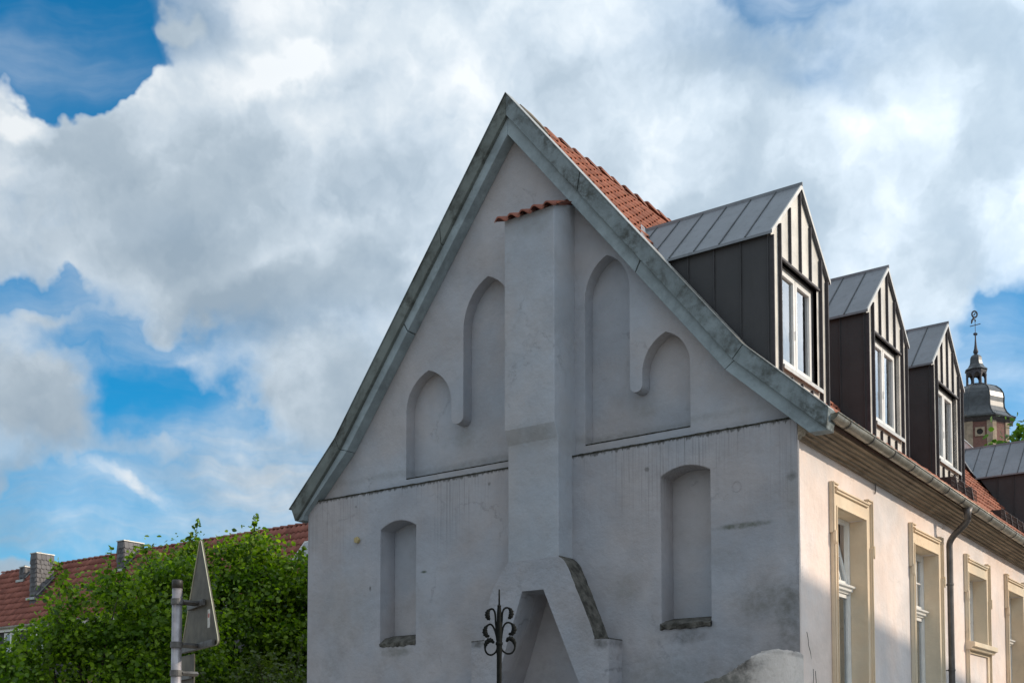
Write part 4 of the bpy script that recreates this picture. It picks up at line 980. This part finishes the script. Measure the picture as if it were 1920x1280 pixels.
def tree(name, label, catg, base, blobs, leaf, n_leaf, n_clump, mat, seed, shoots=0, trunk_r=.16, trunk_h=1.6, group=None, clump_r=.34):
    """blobs: (x,y,z,rx,ry,rz) ellipsoids relative to base; clumps sit mostly near their surface"""
    rng = np.random.default_rng(seed); root = thing(name, label, catg, base, group)
    vol = np.array([b[3]*b[4]*b[5] for b in blobs])**.67; vol /= vol.sum()
    cl = []
    for i in range(n_clump):
        b = blobs[rng.choice(len(blobs), p=vol)]; v = rng.normal(0, 1, 3); v /= np.linalg.norm(v)
        r = 1-.42*rng.random()**1.8; p = np.array(b[:3])+v*np.array(b[3:])*r*rng.uniform(.9, 1.12)
        if p[2] < .25: p[2] = .25+.3*rng.random()
        cl.append((p, v))
    # limbs
    lm = MB(); top = np.mean([b[:3] for b in blobs], 0)
    lm.tube(cat([(0, 0, 0), (.04, .02, trunk_h*.5), (.0, .05, trunk_h)], 4), [trunk_r*(1.25-.4*i/8) for i in range(9)], 9)
    idx = rng.choice(len(cl), min(len(cl), 46), replace=False)
    for i in idx:
        p = cl[i][0]; m = np.array([0, .03, trunk_h*rng.uniform(.7, .95)]); mid = m*.45+p*.55+np.array([0, 0, .35])+rng.normal(0, .12, 3)
        pts = cat([tuple(m), tuple(mid), tuple(p)], 5); lm.tube(pts, [trunk_r*.42*(1-.9*k/(len(pts)-1)) for k in range(len(pts))], 6)
    C = []; N = []
    per = n_leaf//n_clump
    for p, v in cl:
        k = max(4, int(per*rng.uniform(.5, 1.5))); rr = clump_r*rng.uniform(.6, 1.25)
        q = rng.normal(0, 1, (k, 3))*rr*np.array([1, 1, .62]); C.append(p+q); N.append(np.tile(v*.6+np.array([0, 0, .7]), (k, 1)))
    for s in range(shoots):                    # leafy leader shoots standing out of the outline
        p, v = cl[rng.integers(len(cl))]
        if v[2] < .2: continue
        L = rng.uniform(.3, .95); d = np.array([v[0]*.5, v[1]*.5, 1.0])+rng.normal(0, .18, 3); d /= np.linalg.norm(d); k = int(30*L/.5)
        t = np.linspace(0, 1, k); C.append(p+d*L*t[:, None]+rng.normal(0, .045, (k, 3))*(1.15-t)[:, None]*1.2); N.append(np.tile(v*.5+np.array([0, 0, .5]), (k, 1)))
        lm.tube([tuple(p), tuple(p+d*L*.5), tuple(p+d*L)], [.012, .009, .004], 4)
    C = np.concatenate(C); N = np.concatenate(N); V, F = leaf_block(len(C), C, N, leaf, rng)
    link('trunk', lm, m_bark, root, True)
    link('crown', tri_mesh('crown', V, F), mat, root)
    return root
tree('linden_tree', 'broad leafy green tree between the gabled house and the sign', 'tree', (-14.5, 4.25, 0),
     [(0, 0, 4.1, 1.35, 1.35, 2.25), (.95, .7, 4.2, 1.1, 1.0, 1.95), (-1.15, -.85, 4.2, 1.05, 1.0, 1.95), (-2.1, -1.3, 3.5, 1.05, 1.0, 1.75), (.3, .2, 2.0, 2.6, 2.2, 1.75), (2.0, 1.5, 3.4, 1.2, 1.1, 2.05)], .097, 92000, 640, m_leaf, 3, 300, .17, clump_r=.28)
tree('linden_tree', 'lower sprawling green tree left of the sign post', 'tree', (-14.75, .35, 0),
     [(.2, .1, 3.25, 1.0, .95, 1.75), (-.7, -.5, 2.55, .9, .85, 1.6), (-1.5, -1.0, 1.9, .9, .8, 1.6), (1.15, .85, 3.5, 1.0, .95, 1.75), (-.2, 0, 1.4, 2.1, 1.7, 1.35)], .09, 58000, 460, m_leaf, 5, 210, .12, clump_r=.25)
tree('shrub', 'olive green shrub low beside the gable wall', 'shrub', (-11.2, 1.9, 0),
     [(0, 0, 2.0, 1.0, .9, 1.4), (.45, .35, 1.6, .8, .7, 1.3), (-.5, -.4, 1.5, .9, .8, 1.2)], .075, 12000, 300, m_leaf2, 8, 50, .06, .7, clump_r=.22)
tree('tall_tree', 'tall bright green tree beside the church tower', 'tree', (-6.7, 51.8, 0),
     [(0, 0, 15.5, 3.2, 3.2, 3.6), (1.5, .8, 14, 3.0, 3, 3.2), (-.6, -.4, 13, 3.2, 3.2, 3.4)], .30, 16000, 420, m_leaf3, 9, 40, .35, 10.5, clump_r=.75)

# ================================================================== church tower
TX, TY = -19.35, 86.0
tw_ = thing('church_tower', 'brick tower with dark onion dome, open lantern and weathervane', 'tower', (TX, TY, 0))
view = math.atan2(TY+13.377, TX-5.398); a0 = view+math.pi+R_(27)         # one edge 27 deg right of the sight line
k = 95/2195
def zt_(v): return 28.494+(796-v)*(31.611-28.494)/70
link('shaft', MB().lathe([(57*k, 0), (57*k, zt_(800))], 8, (0, 0), a0), m_brick, tw_)
for j in range(8):
    a = a0+j*math.pi/4; c_, s_ = math.cos(a), math.sin(a); r = 57*k
    q = MB()
    for sgn in (-1, 1):
        b = a+sgn*math.pi/8+math.pi/2*sgn                 # direction along the face away from the corner
        dx, dy = math.cos(a+sgn*(math.pi/2+math.pi/8)), math.sin(a+sgn*(math.pi/2+math.pi/8))
        nx, ny = math.cos(a+sgn*math.pi/8), math.sin(a+sgn*math.pi/8)
        p0 = np.array([r*c_, r*s_]); p1 = p0+np.array([dx, dy])*.42
        o_ = np.array([nx, ny])*.06
        q.add([(*(p0+np.array([c_, s_])*.065), 12), (*(p1+o_), 12), (*p1, 12), (*p0, 12), (*(p0+np.array([c_, s_])*.065), zt_(801)), (*(p1+o_), zt_(801)), (*p1, zt_(801)), (*p0, zt_(801))], [(0, 1, 5, 4), (1, 2, 6, 5), (4, 5, 6, 7)])
    link('quoin', q, m_stone, tw_)
link('cornice', MB().lathe([(57*k, zt_(804)), (61*k, zt_(801)), (64*k, zt_(797)), (64*k, zt_(796))], 8, (0, 0), a0), m_copper, tw_)
dome = [(69*k, zt_(797)), (70*k, zt_(795)), (61*k, zt_(790)), (54*k, zt_(782)), (50*k, zt_(773)), (49.5*k, zt_(764)), (50*k, zt_(755)), (48.5*k, zt_(746)), (44*k, zt_(738)), (36*k, zt_(731)), (26*k, zt_(727)), (20*k, zt_(725))]
link('dome', MB().lathe(dome, 8, (0, 0), a0), m_lead, tw_)
for j in range(8):
    a = a0+j*math.pi/4
    link('dome_rib', MB().tube([((r+.02)*math.cos(a), (r+.02)*math.sin(a), z) for r, z in dome], .05, 5), m_lead, tw_)
lan = link('lantern_base', MB().lathe([(21*k, zt_(727)), (20*k, zt_(723))], 8, (0, 0), a0), m_copper, tw_)
for j in range(8):
    a = a0+j*math.pi/4; cc = (17.5*k*math.cos(a), 17.5*k*math.sin(a))
    link('lantern_column', MB().lathe([(.085, zt_(725)), (.07, zt_(702)), (.10, zt_(700))], 6, cc), m_copper, tw_)
    a2 = a+math.pi/4; c2 = (17.5*k*math.cos(a2), 17.5*k*math.sin(a2)); arc = []
    for i in range(9):
        t = i/8; arc.append((cc[0]+(c2[0]-cc[0])*t, cc[1]+(c2[1]-cc[1])*t, zt_(708)+(zt_(701)-zt_(708))*math.sin(math.pi*t)**.6))
    link('lantern_arch', MB().tube(arc, .09, 5), m_copper, tw_)
link('lantern_ring', MB().lathe([(17*k, zt_(702)), (19*k, zt_(701)), (19.5*k, zt_(697)), (17*k, zt_(695))], 8, (0, 0), a0), m_copper, tw_)
capp = [(21*k, zt_(696)), (21.5*k, zt_(694.5)), (16*k, zt_(690)), (12.5*k, zt_(684)), (11*k, zt_(677)), (11*k, zt_(672)), (9.5*k, zt_(668.5)), (5*k, zt_(665)), (2*k, zt_(663))]
link('lantern_cap', MB().lathe(capp, 8, (0, 0), a0), m_lead, tw_)
link('finial', MB().lathe([(2*k, zt_(664)), (4.6*k, zt_(661)), (4.8*k, zt_(658.5)), (3.2*k, zt_(654)), (2*k, zt_(645)), (1.1*k, zt_(632)), (1.6*k, zt_(630)), (.6*k, zt_(629)), (.5*k, zt_(598))], 10), m_copper, tw_, True)
va = thing_v = link('weathervane', MB().tube([tuple(Vector(RGT)*(-10*k)+Vector((0, 0, zt_(611.5)))), tuple(Vector(RGT)*(10*k)+Vector((0, 0, zt_(606.5))))], .035, 6), m_copper, tw_)
RV = Vector(RGT); w0 = Vector((0, 0, zt_(588.6)))-RV*(.8*k)
pts = [tuple(w0+RV*(4.9*k*math.cos(t))+Vector((0, 0, 6.0*k*math.sin(t)))) for t in np.linspace(0, 2*math.pi, 25)]
link('wheel', MB().tube(pts, .065, 6, False), m_copper, va)
wh = MB()
for t in np.linspace(0, 2*math.pi, 17)[:-1]:
    r0_ = Vector((math.cos(t)*RV.x, math.cos(t)*RV.y, math.sin(t)*1.2)); wh.tube([tuple(w0+r0_*5*k), tuple(w0+r0_*6.6*k)], [.035, .012], 4)
wh.tube([tuple(w0-RV*1.6*k-Vector((0, 0, 2*k))), tuple(w0+RV*1.4*k+Vector((0, 0, 2.4*k)))], .05, 5)
link('rays', wh, m_copper, va)
fig = [(-1.0, 594.5), (-3.2, 597), (-5.6, 600), (-6.4, 603.5), (-7.2, 606.5)]
link('figure', MB().tube([tuple(RV*(x*k)+Vector((0, 0, zt_(v)))) for x, v in fig], [.05, .10, .085, .07, .03], 6).tube([tuple(RV*(-4.8*k)+Vector((0, 0, zt_(599)))), tuple(RV*(-8*k)+Vector((0, 0, zt_(600))))], [.06, .02], 5).tube([tuple(RV*(-.6*k)+Vector((0, 0, zt_(597)))), tuple(RV*(.6*k)+Vector((0, 0, zt_(602)))), ], [.03, .07], 5), m_copper, va)
ros = MB()
for t in np.linspace(0, math.pi, 7)[:-1]:
    v = RV*math.cos(t)*4.2*k+Vector((0, 0, math.sin(t)*3.2*k)); ros.tube([tuple(Vector((0, 0, zt_(626)))-v), tuple(Vector((0, 0, zt_(626)))+v)], .03, 4)
link('rosette', ros, m_copper, va)
# round louvre plaque in its stone square
fa = a0-math.pi/8; nv = Vector((math.cos(fa), math.sin(fa), 0)); tv2 = Vector((-nv.y, nv.x, 0)); ap = 57*k*math.cos(math.pi/8)
pc = nv*(ap+.03)+Vector((0, 0, zt_(822.5)))
n = 20; ro = .24
sq = []
for i in range(n):
    t = 2*math.pi*i/n+math.pi/4; c_, s_ = math.cos(t), math.sin(t); m_ = .36/max(abs(c_), abs(s_)); sq.append((c_*m_, s_*m_))
def loc3(a, b, d): return tuple(pc+tv2*a+Vector((0, 0, b))+nv*d)
pq = MB().add([loc3(a, b, .06) for a, b in sq]+[loc3(ro*math.cos(2*math.pi*i/n+math.pi/4), ro*math.sin(2*math.pi*i/n+math.pi/4), .06) for i in range(n)]+[loc3(a, b, -.05) for a, b in sq]+[loc3(ro*math.cos(2*math.pi*i/n+math.pi/4), ro*math.sin(2*math.pi*i/n+math.pi/4), -.05) for i in range(n)],
              [(i, (i+1) % n, n+(i+1) % n, n+i) for i in range(n)]+[(i, 2*n+i, 2*n+(i+1) % n, (i+1) % n) for i in range(n)]+[(n+i, n+(i+1) % n, 3*n+(i+1) % n, 3*n+i) for i in range(n)])
plq = link('round_opening', pq, m_stone, tw_)
link('opening_back', MB().add([loc3(ro*1.05*math.cos(2*math.pi*i/n), ro*1.05*math.sin(2*math.pi*i/n), -.02) for i in range(n)], [tuple(range(n))]), m_dark, plq)

# ================================================================== house across the street (outside the picture; it throws the shade on the facade)
oh = thing('opposite_house', 'rendered house across the street, outside the picture on the right', 'house', (13.0, 8.26, 0))
oh.rotation_euler = (0, 0, -math.atan2(1.40, 6.94))
OR, OE = 11.08, 6.6
link('wall', MB().prism([(-4.2, 0), (4.2, 0), (4.2, OE), (0, OR-.3), (-4.2, OE)], -5.0, 17.0, 'xz'), m_cream, oh)
for s in (-1, 1):
    link('roof', MB().prism([(0, OR), (s*4.6, OE-.45), (s*4.6, OE-.6), (0, OR-.18)], -5.3, 17.3, 'xz'), m_tile_far, oh)
for fz in (1.2, 4.2):
    for wy in (-3.2, 0, 3.2, 6.4, 9.6, 12.8):
        wo_ = link('window', MB().box(-4.26, -4.18, wy-.6, wy+.6, fz-.1, fz+1.6), m_white, oh)
        link('pane', MB().box(-4.275, -4.262, wy-.5, wy+.5, fz, fz+1.5), m_dark, wo_)
